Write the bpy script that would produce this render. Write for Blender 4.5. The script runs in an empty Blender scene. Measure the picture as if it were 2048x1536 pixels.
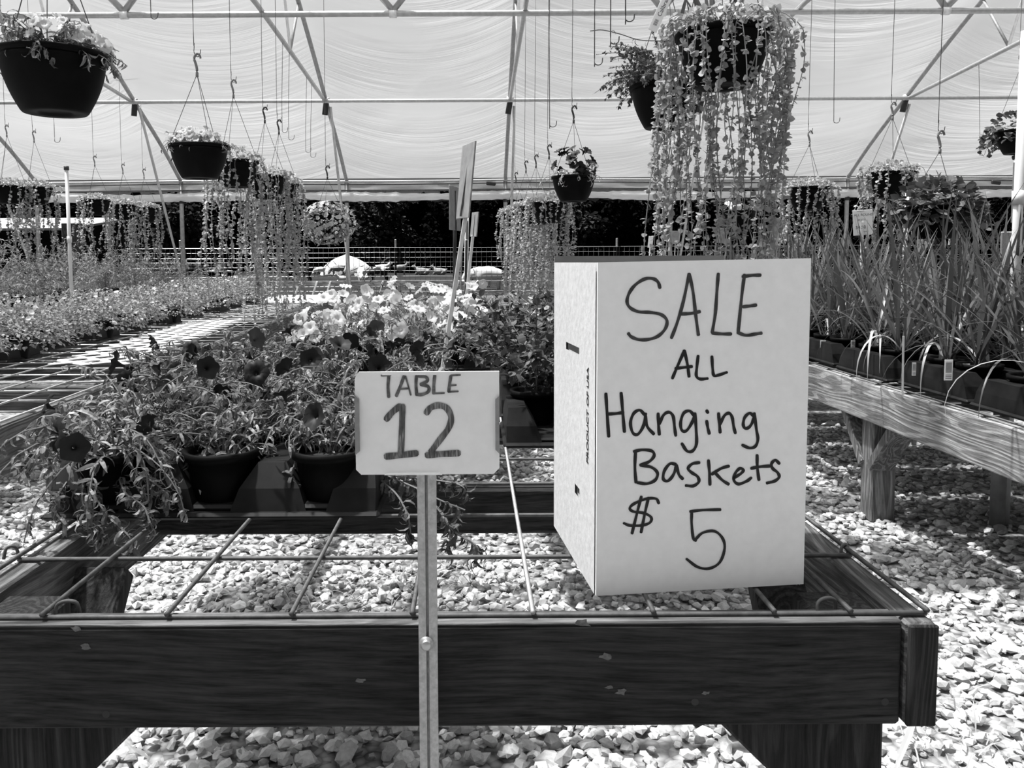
import bpy, math, random
import numpy as np
from mathutils import Vector, Matrix, Euler, Quaternion

random.seed(7)
R = np.random.default_rng(7)
S = bpy.context.scene
COL = S.collection
PI = math.pi

# ------------------------------------------------------------------ camera
F = 1640.0
EYE = Vector((0, 0, 0.97))
PITCH, ROLL = math.radians(4.0), math.radians(0.3)
CX, CY = 950.0, 524 + F * math.tan(PITCH)
cam_d = bpy.data.cameras.new('camera')
cam = bpy.data.objects.new('camera', cam_d)
COL.objects.link(cam)
cam_d.sensor_fit = 'HORIZONTAL'
cam_d.sensor_width = 36.0
cam_d.lens = 36.0 * F / 2048
cam_d.shift_x = (1024 - CX) / 2048
cam_d.shift_y = (CY - 768) / 2048
cam_d.clip_start = 0.05
cam_d.clip_end = 300
CR = Matrix.Rotation(math.radians(90) - PITCH, 3, 'X') @ Matrix.Rotation(ROLL * -1, 3, 'Z')
cam.location = EYE
cam.rotation_euler = CR.to_euler()
S.camera = cam

def ray(px, py):
    return CR @ Vector(((px - CX) / F, -(py - CY) / F, -1.0))
def at(px, py, Y):
    d = ray(px, py); return EYE + d * (Y / d.y)
def onz(px, py, z):
    d = ray(px, py); return EYE + d * ((z - EYE.z) / d.z)
def onx(px, py, X):
    d = ray(px, py); return EYE + d * (X / d.x)
def proj(p):
    q = CR.transposed() @ (Vector(p) - EYE)
    return CX + F * q.x / -q.z, CY - F * q.y / -q.z

# ------------------------------------------------------------------ light and exposure
W = bpy.data.worlds.new('sky'); S.world = W; W.use_nodes = True
wn = W.node_tree; wn.nodes.clear()
SUN_DIR = Vector((-0.34, 0.08, 0.93)).normalized()
sky = wn.nodes.new('ShaderNodeTexSky'); sky.sky_type = 'NISHITA'; sky.sun_disc = False
sky.sun_elevation = math.asin(SUN_DIR.z)
sky.sun_rotation = math.atan2(SUN_DIR.x, SUN_DIR.y)
sky.air_density = 1.0; sky.dust_density = 6.0
bw = wn.nodes.new('ShaderNodeRGBToBW')
bgn = wn.nodes.new('ShaderNodeBackground'); bgn.inputs['Strength'].default_value = 0.030
wo = wn.nodes.new('ShaderNodeOutputWorld')
wn.links.new(sky.outputs[0], bw.inputs[0]); wn.links.new(bw.outputs[0], bgn.inputs[0]); wn.links.new(bgn.outputs[0], wo.inputs[0])
sd = bpy.data.lights.new('sun', 'SUN'); sd.energy = 7.4; sd.angle = math.radians(2.5)
so = bpy.data.objects.new('sun', sd); COL.objects.link(so)
so.rotation_euler = (-SUN_DIR).to_track_quat('-Z', 'Y').to_euler(); so.location = (-6, 6, 14)
S.view_settings.view_transform = 'Standard'
S.view_settings.look = 'None'
S.view_settings.gamma = 1.0
S.view_settings.use_curve_mapping = False
S.view_settings.exposure = 0.5

# ------------------------------------------------------------------ mesh builder
class MB:
    def __init__(s): s.v = []; s.f = []; s.n = 0; s.uv = []
    def add(s, v, f):
        v = np.asarray(v, float).reshape(-1, 3)
        if isinstance(f, np.ndarray): fs = [f]
        else:
            by = {}
            for q in f: by.setdefault(len(q), []).append(q)
            fs = [np.array(x, int) for x in by.values()]
        s.v.append(v)
        for a in fs: s.f.append(a + s.n)
        s.n += len(v); return s
    def xf(s, m):
        m = np.array(m)
        s.v = [v @ m[:3, :3].T + m[:3, 3] for v in s.v]; return s
    def mesh(s, name, mat, smooth=False):
        me = bpy.data.meshes.new(name)
        V = np.concatenate(s.v) if s.v else np.zeros((0, 3))
        me.vertices.add(len(V)); me.vertices.foreach_set('co', V.astype(np.float32).ravel())
        tot = np.concatenate([np.full(len(a), a.shape[1]) for a in s.f]).astype(np.int32)
        idx = np.concatenate([a.ravel() for a in s.f]).astype(np.int32)
        st = np.concatenate([[0], np.cumsum(tot)[:-1]]).astype(np.int32)
        me.loops.add(len(idx)); me.loops.foreach_set('vertex_index', idx)
        me.polygons.add(len(tot)); me.polygons.foreach_set('loop_start', st); me.polygons.foreach_set('loop_total', tot)
        me.polygons.foreach_set('use_smooth', np.full(len(tot), bool(smooth)))
        me.update(calc_edges=True); me.validate()
        if mat: me.materials.append(mat)
        return me
    def build(s, name, mat, parent=None, smooth=False, rel=True):
        if rel and parent is not None:
            w = np.array(WL.get(parent.name, (0, 0, 0)), float)
            s.v = [v - w for v in s.v]
        o = bpy.data.objects.new(name, s.mesh(name, mat, smooth)); COL.objects.link(o)
        if parent is not None:
            o.parent = parent; WL[o.name] = WL.get(parent.name, (0, 0, 0))
        else: WL[o.name] = (0, 0, 0)
        return o
WL = {}

def tag(o, label=None, cat=None, group=None, kind=None):
    if label: o['label'] = label
    if cat: o['category'] = cat
    if group: o['group'] = group
    if kind: o['kind'] = kind
    return o
def thing(name, label, cat, loc=(0, 0, 0), rotz=0.0, group=None):
    o = bpy.data.objects.new(name, None); COL.objects.link(o)
    o.location = loc; o.rotation_euler = (0, 0, rotz); o.empty_display_size = 0.05
    WL[o.name] = tuple(loc)
    return tag(o, label, cat, group)
def stuff(o): o['kind'] = 'stuff'; return o
def inst(name, mesh, parent, loc=(0, 0, 0), rot=None, scale=1.0):
    o = bpy.data.objects.new(name, mesh); COL.objects.link(o); o.parent = parent
    o.location = loc
    if rot is not None:
        o.rotation_mode = 'QUATERNION'; o.rotation_quaternion = rot
    o.scale = (scale,) * 3 if not hasattr(scale, '__len__') else scale
    return o
def children_of(o): return list(o.children)
def dup(root, loc, rotz=None, label=None, name=None):
    r = root.copy(); COL.objects.link(r); r.location = loc
    if rotz is not None: r.rotation_euler = (0, 0, rotz)
    if label: r['label'] = label
    for ch in list(root.children):
        c = ch.copy(); COL.objects.link(c); c.parent = r
        for g in list(ch.children):
            d = g.copy(); COL.objects.link(d); d.parent = c
    return r

# --- primitive shapes
def cbox(mb, c, sz, bev=0.002, rot=None):
    """chamfered box"""
    hx, hy, hz = sz[0] / 2, sz[1] / 2, sz[2] / 2
    b = min(bev, hx * .9, hy * .9, hz * .9)
    V = []; ix = {}
    for sx in (-1, 1):
        for sy in (-1, 1):
            for sz_ in (-1, 1):
                for k in range(3):
                    p = [sx * hx, sy * hy, sz_ * hz]
                    for j in range(3):
                        if j != k: p[j] -= (sx, sy, sz_)[j] * b
                    ix[(sx, sy, sz_, k)] = len(V); V.append(p)
    Fc = []
    for k in range(3):
        a, d = [j for j in range(3) if j != k]
        for s in (-1, 1):
            q = []
            for (u, w) in ((-1, -1), (1, -1), (1, 1), (-1, 1)):
                t = [0, 0, 0]; t[k] = s; t[a] = u; t[d] = w
                q.append(ix[(t[0], t[1], t[2], k)])
            Fc.append(q)
        for u in (-1, 1):      # edges parallel to axis k
            for w in (-1, 1):
                q = []
                for (e, kk) in ((-1, a), (1, a), (1, d), (-1, d)):
                    t = [0, 0, 0]; t[k] = e; t[a] = u; t[d] = w
                    q.append(ix[(t[0], t[1], t[2], kk)])
                Fc.append(q)
    for sx in (-1, 1):
        for sy in (-1, 1):
            for sz_ in (-1, 1):
                Fc.append([ix[(sx, sy, sz_, k)] for k in range(3)])
    V = np.array(V)
    # consistent outward winding
    out = []
    for q in Fc:
        p = V[q]; n = np.cross(p[1] - p[0], p[2] - p[0])
        out.append(q if np.dot(n, p.mean(0)) > 0 else q[::-1])
    if rot is not None: V = V @ np.array(rot.to_3x3() if hasattr(rot, 'to_3x3') else rot).T
    mb.add(V + np.array(c), out); return mb
def beam(mb, a, b, w, h, bev=0.003, up=(0, 0, 1)):
    """board of section w x h from a to b (w sideways, h along up)"""
    a = Vector(a); b = Vector(b); d = b - a; L = d.length; d.normalize()
    u = Vector(up); s = d.cross(u).normalized(); u = s.cross(d)
    m = Matrix((s, d, u)).transposed()
    return cbox(mb, (a + b) / 2, (w, L, h), bev, m)
def tube(mb, pts, r, n=6, cap=True):
    P = np.array([tuple(p) for p in pts], float); m = len(P)
    T = np.gradient(P, axis=0) if m > 2 else np.repeat((P[1] - P[0])[None], 2, 0)
    T /= np.linalg.norm(T, axis=1)[:, None] + 1e-12
    ref = np.array([0, 0, 1.0]) if abs(T[:, 2]).mean() < .9 else np.array([1.0, 0, 0])
    A = np.cross(T, ref); A /= np.linalg.norm(A, axis=1)[:, None] + 1e-12
    B = np.cross(T, A)
    rr = np.broadcast_to(np.asarray(r, float), (m,))
    th = np.arange(n) * 2 * PI / n
    V = P[:, None] + rr[:, None, None] * (np.cos(th)[None, :, None] * A[:, None] + np.sin(th)[None, :, None] * B[:, None])
    i, j = np.meshgrid(np.arange(m - 1), np.arange(n), indexing='ij'); j2 = (j + 1) % n
    f = np.stack([i * n + j, (i + 1) * n + j, (i + 1) * n + j2, i * n + j2], -1).reshape(-1, 4)
    k = mb.n
    mb.add(V.reshape(-1, 3), f)
    if cap:
        mb.f.append(np.array([[k + x for x in range(n)]])); mb.f.append(np.array([[k + (m - 1) * n + x for x in range(n)][::-1]]))
    return mb
def lathe(mb, prof, n=28, c=(0, 0, 0), sx=1.0):
    th = np.arange(n) * 2 * PI / n; m = len(prof)
    V = np.array([[r * math.cos(t) * sx, r * math.sin(t), z] for r, z in prof for t in th]) + np.array(c)
    i, j = np.meshgrid(np.arange(m - 1), np.arange(n), indexing='ij'); j2 = (j + 1) % n
    f = np.stack([i * n + j, i * n + j2, (i + 1) * n + j2, (i + 1) * n + j], -1).reshape(-1, 4)
    return mb.add(V, f)
def disc(mb, c, r, n=20, dome=0.0):
    th = np.arange(n) * 2 * PI / n
    V = np.concatenate([[[0, 0, dome]], np.stack([r * np.cos(th), r * np.sin(th), 0 * th], -1)]) + np.array(c)
    return mb.add(V, [[0, 1 + k, 1 + (k + 1) % n] for k in range(n)])
def grid(mb, P):
    a, b = P.shape[:2]
    i, j = np.meshgrid(np.arange(a - 1), np.arange(b - 1), indexing='ij')
    f = np.stack([i * b + j, i * b + j + 1, (i + 1) * b + j + 1, (i + 1) * b + j], -1).reshape(-1, 4)
    return mb.add(P.reshape(-1, 3), f)
def smooth_path(pts, n=6):
    """Catmull-Rom"""
    P = [np.array(p, float) for p in pts]; P = [2 * P[0] - P[1]] + P + [2 * P[-1] - P[-2]]; o = []
    for k in range(1, len(P) - 2):
        for t in np.arange(n) / n:
            a, b, c, d = P[k - 1:k + 3]
            o.append(.5 * (2 * b + (c - a) * t + (2 * a - 5 * b + 4 * c - d) * t * t + (3 * b - a - 3 * c + d) * t ** 3))
    o.append(P[-2]); return np.array(o)
def stroke(mb, pts, w, M, n=5, wob=0.0):
    """flat marker stroke; pts 2-D, M maps (u, v) to a 3-D point"""
    P = smooth_path(pts, n) if len(pts) > 2 else np.array([np.array(pts[0], float) * (1 - t) + np.array(pts[1], float) * t for t in np.linspace(0, 1, 5)])
    T = np.gradient(P, axis=0); T /= np.linalg.norm(T, axis=1)[:, None] + 1e-9
    N = np.stack([-T[:, 1], T[:, 0]], -1)
    ww = w / 2 * (1 + wob * np.sin(np.arange(len(P)) * .9))
    P = np.concatenate([[P[0] - T[0] * w * .3], P, [P[-1] + T[-1] * w * .3]]); N = np.concatenate([N[:1], N, N[-1:]])
    ww = np.concatenate([[ww[0] * .55], ww, [ww[-1] * .55]])
    a = P + N * ww[:, None]; b = P - N * ww[:, None]
    V = np.array([M(*p) for p in a] + [M(*p) for p in b]); k = len(P)
    return mb.add(V, [[i, i + 1, k + i + 1, k + i] for i in range(k - 1)])

# --- leaves
def leaf_tpl(prof, curl=0.3, fold=0.25):
    """unit leaf along +Y; prof half-widths at even stations"""
    n = len(prof); V = []; y = z = 0.0
    for k in range(n):
        t = k / (n - 1); ang = curl * t * 2
        if k: y += math.cos(ang) / (n - 1); z -= math.sin(ang) / (n - 1)
        w = prof[k]
        V += [[-w, y, z + fold * w], [0, y, z], [w, y, z + fold * w]]
    f = []
    for k in range(n - 1):
        a = 3 * k; f += [[a, a + 1, a + 4, a + 3], [a + 1, a + 2, a + 5, a + 4]]
    return np.array(V), np.array(f)
LANCE = leaf_tpl([.03, .10, .11, .08, .01], .6, .5)
LANCE2 = leaf_tpl([.03, .09, .10, .07, .01], 1.3, .6)
OVATE = leaf_tpl([.05, .30, .33, .18, .01], .35, .25)
ROUND = leaf_tpl([.12, .48, .50, .34, .05], .15, .12)
NEEDLE = leaf_tpl([.02, .05, .01], .3, .3)
BROAD = leaf_tpl([.06, .40, .44, .30, .02], .4, .2)
def unit(a): return a / (np.linalg.norm(a, axis=-1, keepdims=True) + 1e-9)
def scatter(mb, tpl, pos, d, L, up=None, jit=0.4, wid=1.0):
    pos = np.asarray(pos, float); n = len(pos)
    if n == 0: return mb
    d = unit(np.asarray(d, float))
    u = np.tile([0, 0, 1.0], (n, 1)) if up is None else np.asarray(up, float)
    u = u + R.normal(0, jit, (n, 3))
    x = unit(np.cross(d, u)); z = np.cross(x, d)
    L = np.broadcast_to(np.asarray(L, float), (n,))
    V, f = tpl
    W_ = (pos[:, None] + L[:, None, None] * (V[None, :, 0:1] * wid * x[:, None] + V[None, :, 1:2] * d[:, None] + V[None, :, 2:3] * z[:, None]))
    ff = (f[None] + (np.arange(n) * len(V))[:, None, None]).reshape(-1, f.shape[1])
    return mb.add(W_.reshape(-1, 3), ff)
def dome(n, rx, ry, h, lo=0.15, inner=0.55):
    """points in a mound, with outward directions"""
    d = unit(R.normal(0, 1, (n, 3))); d[:, 2] = np.abs(d[:, 2])
    d[:, 2] = lo + (1 - lo) * d[:, 2] - .15; d = unit(d)
    r = inner + (1 - inner) * R.random(n) ** .6
    return d * r[:, None] * np.array([rx, ry, h]), unit(d + R.normal(0, .45, (n, 3)))

# ------------------------------------------------------------------ materials (the photograph is black and white)
def g3(x): return (x, x, x, 1)
def mat(name, build):
    m = bpy.data.materials.new(name); m.use_nodes = True
    t = m.node_tree; t.nodes.clear(); out = t.nodes.new('ShaderNodeOutputMaterial')
    t.links.new(build(t), out.inputs['Surface']); return m
def nd(t, k, **kw):
    n = t.nodes.new('ShaderNode' + k)
    for a, b in kw.items():
        if hasattr(n, a): setattr(n, a, b)
        else: n.inputs[a.replace('_', ' ')].default_value = b
    return n
def ramp(t, fac, stops):
    r = t.nodes.new('ShaderNodeValToRGB'); e = r.color_ramp.elements
    while len(e) > 1: e.remove(e[-1])
    e[0].position = stops[0][0]; e[0].color = g3(stops[0][1])
    for p, c in stops[1:]: q = e.new(p); q.color = g3(c)
    t.links.new(fac, r.inputs[0]); return r.outputs[0]
def noise(t, scale=5, detail=4, rough=.6, vec=None, kind='Object', mapping=None, w=None):
    n = nd(t, 'TexNoise'); n.inputs['Scale'].default_value = scale; n.inputs['Detail'].default_value = detail; n.inputs['Roughness'].default_value = rough
    if vec is None: vec = nd(t, 'TexCoord').outputs[kind]
    if mapping is not None:
        mp = nd(t, 'Mapping'); mp.inputs['Scale'].default_value = mapping; t.links.new(vec, mp.inputs[0]); vec = mp.outputs[0]
    t.links.new(vec, n.inputs['Vector'])
    if w is not None:
        n.noise_dimensions = '4D'; t.links.new(w, n.inputs['W'])
    return n.outputs['Fac']
def bump(t, h, s=.3, d=.01):
    b = nd(t, 'Bump'); b.inputs['Strength'].default_value = s; b.inputs['Distance'].default_value = d
    t.links.new(h, b.inputs['Height']); return b.outputs[0]
def pbsdf(t, col, rough=.7, metal=0, normal=None, spec=.4):
    p = nd(t, 'BsdfPrincipled'); p.inputs['Roughness'].default_value = rough; p.inputs['Metallic'].default_value = metal
    p.inputs['Specular IOR Level'].default_value = spec
    if isinstance(col, (int, float)): p.inputs['Base Color'].default_value = g3(col)
    else: t.links.new(col, p.inputs['Base Color'])
    if normal is not None: t.links.new(normal, p.inputs['Normal'])
    return p.outputs[0]
def mix(t, op, a, b, fac=1.0):
    m = nd(t, 'Mix'); m.data_type = 'RGBA'; m.blend_type = op
    if isinstance(fac, (int, float)): m.inputs[0].default_value = fac
    else: t.links.new(fac, m.inputs[0])
    for x, i in ((a, 6), (b, 7)):
        if isinstance(x, (int, float)): m.inputs[i].default_value = g3(x)
        else: t.links.new(x, m.inputs[i])
    return m.outputs[2]
def plain(name, c, rough=.7, metal=0, var=.15, scale=12, bmp=.0, spec=.4):
    def b(t):
        n = noise(t, scale, 5)
        col = ramp(t, n, [(.3, c * (1 - var)), (.7, min(1, c * (1 + var)))])
        return pbsdf(t, col, rough, metal, bump(t, n, bmp, .004) if bmp else None, spec)
    return mat(name, b)
def leafm(name, lo, hi, trans=.3, rough=.55, spec=.3):
    def b(t):
        rnd = nd(t, 'NewGeometry').outputs['Random Per Island']
        col = ramp(t, rnd, [(0, lo), (.75, (lo + hi) / 2), (1, hi)])
        p = pbsdf(t, col, rough, 0, None, spec)
        tr = nd(t, 'BsdfTranslucent'); t.links.new(col, tr.inputs[0])
        ms = nd(t, 'MixShader'); ms.inputs[0].default_value = trans
        t.links.new(p, ms.inputs[1]); t.links.new(tr.outputs[0], ms.inputs[2]); return ms.outputs[0]
    return mat(name, b)
def wood(name, axis, lo, hi, rings=True, cracks=.5):
    sc = [22.0, 22.0, 22.0]; sc[axis] = 1.1
    def b(t):
        w = nd(t, 'ObjectInfo').outputs['Random']
        ww = nd(t, 'Math', operation='MULTIPLY'); t.links.new(w, ww.inputs[0]); ww.inputs[1].default_value = 40
        co = nd(t, 'TexCoord').outputs['Object']
        # warp the coordinates a little so that the grain runs around knots
        nw = nd(t, 'TexNoise'); nw.inputs['Scale'].default_value = 2.2; nw.inputs['Detail'].default_value = 1; nw.noise_dimensions = '4D'
        t.links.new(co, nw.inputs['Vector']); t.links.new(ww.outputs[0], nw.inputs['W'])
        sub = nd(t, 'VectorMath', operation='SUBTRACT'); t.links.new(nw.outputs['Color'], sub.inputs[0]); sub.inputs[1].default_value = (.5, .5, .5)
        scl = nd(t, 'VectorMath', operation='SCALE'); t.links.new(sub.outputs[0], scl.inputs[0]); scl.inputs['Scale'].default_value = .075
        add = nd(t, 'VectorMath', operation='ADD'); t.links.new(co, add.inputs[0]); t.links.new(scl.outputs[0], add.inputs[1])
        v = add.outputs[0]
        sc1 = [6.5] * 3; sc1[axis] = .45
        g1 = noise(t, 1.6, 2, .5, v, mapping=sc1, w=ww.outputs[0])
        g2 = noise(t, 9, 4, .65, v, mapping=sc, w=ww.outputs[0])
        blot = noise(t, 7, 5, .65, co, w=ww.outputs[0])
        wv = nd(t, 'Math', operation='MULTIPLY'); t.links.new(g1, wv.inputs[0]); wv.inputs[1].default_value = 120
        sn = nd(t, 'Math', operation='SINE'); t.links.new(wv.outputs[0], sn.inputs[0])
        rg = ramp(t, sn.outputs[0], [(.0, .38), (.5, 1.0), (1, 1.0)])
        col = ramp(t, g2, [(.28, lo), (.5, (lo + hi) / 2), (.72, hi)])
        if rings: col = mix(t, 'MULTIPLY', col, rg, .75)
        col = mix(t, 'MULTIPLY', col, ramp(t, blot, [(.3, .45), (.62, 1.0)]), .8)
        crk = ramp(t, g2, [(.2, 0.15), (.34, 1)])
        col = mix(t, 'MULTIPLY', col, crk, cracks)
        hm = mix(t, 'ADD', g2, sn.outputs[0], .12)
        return pbsdf(t, col, .85, 0, bump(t, hm, .55, .006), .2)
    return mat(name, b)

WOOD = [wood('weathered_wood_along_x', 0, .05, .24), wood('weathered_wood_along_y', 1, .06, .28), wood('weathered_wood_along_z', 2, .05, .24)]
DARKWOOD = [wood('dark_wood_x', 0, .003, .058, False, .8), wood('dark_wood_y', 1, .02, .10), wood('dark_wood_z', 2, .015, .08)]  # dark wood tones for the front board, joists, legs and shed
PALEWOOD = [wood('silvered_wood_x', 0, .22, .6), wood('silvered_wood_y', 1, .2, .62), wood('silvered_wood_z', 2, .16, .48)]
M_WIRE = plain('rusty_wire', .10, .65, .3, .35, 60, .2)
M_WIREP = plain('galvanised_wire', .42, .45, .5, .2, 60)
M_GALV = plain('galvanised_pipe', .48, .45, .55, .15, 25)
M_PIPE_DULL = plain('dull_pipe', .30, .55, .3, .2, 25)  # darker, rougher pipe tone than the galvanised one
M_BAND = plain('black_tape', .02, .6)
M_PVC = plain('white_plastic_pipe', .8, .4, 0, .06, 20)
M_BLACK = plain('black_plastic', .004, .55, 0, .3, 30, .05, .08)
M_BLACKD = plain('dusty_black_plastic', .012, .5, 0, .6, 14, .05, .15)
M_SOIL = plain('potting_soil', .018, .95, 0, .6, 90, .8)
M_HOOK = plain('plastic_hanger', .05, .5)
M_HOOKG = plain('grey_plastic_hanger', .22, .5)
M_STRAND = plain('hanger_wire', .10, .5, .3)
def tag_shader(t):
    tr = nd(t, 'BsdfTranslucent'); tr.inputs[0].default_value = g3(.9)
    m = nd(t, 'MixShader'); m.inputs[0].default_value = .65; t.links.new(pbsdf(t, ramp(t, noise(t, 12, 3), [(.3, .82), (.7, .9)]), .5), m.inputs[1]); t.links.new(tr.outputs[0], m.inputs[2]); return m.outputs[0]
M_TAGW = mat('white_plant_tag', tag_shader)
M_TAGG = plain('grey_plant_tag', .34, .5, 0, .25, 40)
M_LATT = plain('white_lattice_plastic', .86, .5, 0, .04)
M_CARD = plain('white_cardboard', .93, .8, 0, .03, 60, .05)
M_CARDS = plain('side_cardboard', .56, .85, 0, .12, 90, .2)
M_CARDI = plain('brown_cardboard_inside', .22, .9, 0, .2)
M_INK = plain('black_marker', .008, .45, 0, .4, 120)
M_INKG = plain('grey_marker', .045, .5, 0, .5, 90)
M_SIGN = plain('painted_metal_sign', .90, .5, 0, .04, 40)
M_SIGNB = plain('bare_sign_edge', .3, .4, .5, .2, 60)
M_PAINT = plain('brush_paint', .05, .5, 0, .9, 70)
M_POST = plain('painted_steel_post', .48, .6, .1, .22, 160, .3)
M_BOLT = plain('zinc_bolt', .5, .35, .8)
M_LIFT = plain('pale_metal', .85, .4, .2)  # palest metal tone

M_PETL = leafm('petunia_leaf', .06, .42, .25)
M_PETD = leafm('dark_leaf', .03, .16, .25)
M_GREY = leafm('silver_trailing_leaf', .26, .70, .4)
M_GREYF = leafm('silver_trailing_leaf_far', .28, .70, .4)
M_BUSH = leafm('small_bush_leaf', .05, .22, .25)
M_FINE = leafm('fine_foliage', .14, .42, .3)
M_MOUND = leafm('mound_foliage', .14, .50, .3)
M_BLADE = leafm('sword_leaf', .05, .19, .25, .35)
M_BLADEP = leafm('dry_sword_leaf', .4, .65, .3)
M_WHITE = leafm('white_petal', .60, .78, .35)
M_PALE = leafm('pale_petal', .55, .8, .35)
M_DARKF = leafm('dark_petal', .006, .022, .1, .6)
M_MIDF = leafm('mid_grey_petal', .03, .09, .3, .6)
M_STEM = plain('plant_stem', .15, .7)
M_STEMP = plain('pale_stem', .5, .7)
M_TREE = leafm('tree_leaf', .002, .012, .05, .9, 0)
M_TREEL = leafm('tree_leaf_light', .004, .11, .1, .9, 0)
M_BARK = plain('bark', .03, .9)

def film_shader(t):
    uv = nd(t, 'UVMap').outputs[0]
    sep = nd(t, 'SeparateXYZ'); t.links.new(uv, sep.inputs[0])
    # u in bays (0..1 per bay), v = arc length; swags: v + k*(u-.5)^2
    fr = nd(t, 'Math', operation='FRACT'); t.links.new(sep.outputs[0], fr.inputs[0])
    c = nd(t, 'Math', operation='SUBTRACT'); t.links.new(fr.outputs[0], c.inputs[0]); c.inputs[1].default_value = .5
    sq = nd(t, 'Math', operation='MULTIPLY'); t.links.new(c.outputs[0], sq.inputs[0]); t.links.new(c.outputs[0], sq.inputs[1])
    k = nd(t, 'Math', operation='MULTIPLY_ADD'); t.links.new(sq.outputs[0], k.inputs[0]); k.inputs[1].default_value = -1.5; t.links.new(sep.outputs[1], k.inputs[2])
    cb = nd(t, 'CombineXYZ'); t.links.new(sep.outputs[0], cb.inputs[0]); t.links.new(k.outputs[0], cb.inputs[1])
    n1 = noise(t, 1.0, 5, .62, cb.outputs[0], mapping=(.55, 7, 1))
    n3 = noise(t, 1.0, 2, .5, uv, mapping=(1.3, .8, 1))
    h = mix(t, 'MULTIPLY', n1, ramp(t, n3, [(.4, .1), (.68, 1)]), 1)
    bm = bump(t, h, .55, .05)
    dirt = noise(t, 1.2, 4, .6, uv, mapping=(1, 1, 1))
    col = ramp(t, dirt, [(.3, .88), (.7, .97)])
    tr = nd(t, 'BsdfTranslucent'); t.links.new(col, tr.inputs[0]); t.links.new(bm, tr.inputs['Normal'])
    tp = nd(t, 'BsdfTransparent'); tp.inputs[0].default_value = g3(.98)
    df = nd(t, 'BsdfDiffuse'); df.inputs[0].default_value = g3(.8); t.links.new(bm, df.inputs['Normal'])
    rf = nd(t, 'BsdfRefraction'); rf.inputs['Roughness'].default_value = 1.0; rf.inputs['IOR'].default_value = 1.5; rf.inputs[0].default_value = g3(.97); t.links.new(bm, rf.inputs['Normal'])
    m0 = nd(t, 'MixShader'); m0.inputs[0].default_value = .5; t.links.new(tr.outputs[0], m0.inputs[1]); t.links.new(rf.outputs[0], m0.inputs[2])
    m1 = nd(t, 'MixShader'); m1.inputs[0].default_value = .20; t.links.new(m0.outputs[0], m1.inputs[1]); t.links.new(df.outputs[0], m1.inputs[2])
    m2 = nd(t, 'MixShader'); m2.inputs[0].default_value = .64; t.links.new(m1.outputs[0], m2.inputs[1]); t.links.new(tp.outputs[0], m2.inputs[2])
    return m2.outputs[0]
M_FILM = mat('poly_film', film_shader)
def roll_shader(t):
    n = noise(t, 6, 5, .6, mapping=(1, 6, 6))
    tr = nd(t, 'BsdfTranslucent'); tr.inputs[0].default_value = g3(.8)
    p = pbsdf(t, ramp(t, n, [(.3, .6), (.7, .85)]), .5, 0, bump(t, n, .8, .03))
    m = nd(t, 'MixShader'); m.inputs[0].default_value = .45; t.links.new(p, m.inputs[1]); t.links.new(tr.outputs[0], m.inputs[2]); return m.outputs[0]
M_ROLL = mat('rolled_film', roll_shader)
def stone_shader(t):
    rnd = nd(t, 'NewGeometry').outputs['Random Per Island']
    oi = nd(t, 'ObjectInfo').outputs['Random']
    ad = nd(t, 'Math', operation='ADD'); t.links.new(rnd, ad.inputs[0]); t.links.new(oi, ad.inputs[1])
    fr = nd(t, 'Math', operation='FRACT'); t.links.new(ad.outputs[0], fr.inputs[0])
    n = noise(t, 90, 4, .7)
    col = ramp(t, fr.outputs[0], [(0, .33), (.5, .58), (.85, .74), (1, .88)])
    col = mix(t, 'MULTIPLY', col, ramp(t, n, [(.3, .62), (.6, 1.0)]), .7)
    return pbsdf(t, col, .85, 0, bump(t, n, .3, .003), .2)
M_STONE = mat('gravel_stone', stone_shader)
def ground_shader(t):
    vo = nd(t, 'TexVoronoi'); vo.inputs['Scale'].default_value = 42
    t.links.new(nd(t, 'TexCoord').outputs['Object'], vo.inputs['Vector'])
    n = noise(t, 3, 5)
    c = ramp(t, vo.outputs['Color'], [(0, .25), (1, .62)])
    c = mix(t, 'MULTIPLY', c, ramp(t, vo.outputs['Distance'], [(.35, 1), (.8, .4)]), 1)
    c = mix(t, 'MULTIPLY', c, ramp(t, n, [(.3, .7), (.7, 1.1)]), 1)
    inv = nd(t, 'Math', operation='SUBTRACT'); inv.inputs[0].default_value = 1; t.links.new(vo.outputs['Distance'], inv.inputs[1])
    return pbsdf(t, c, .9, 0, bump(t, inv.outputs[0], .9, .02), .2)
M_GROUND = mat('gravel_ground', ground_shader)
def grass_shader(t):
    n = noise(t, 2.5, 8, .75); n2 = noise(t, .15, 3)
    c = ramp(t, n, [(.3, .010), (.55, .03), (.75, .055)])
    c = mix(t, 'MULTIPLY', c, ramp(t, n2, [(.35, .8), (.65, 1.3)]), 1)
    return pbsdf(t, c, .95, 0, bump(t, n, .6, .1), .1)
M_GRASS = mat('pasture', grass_shader)

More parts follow.
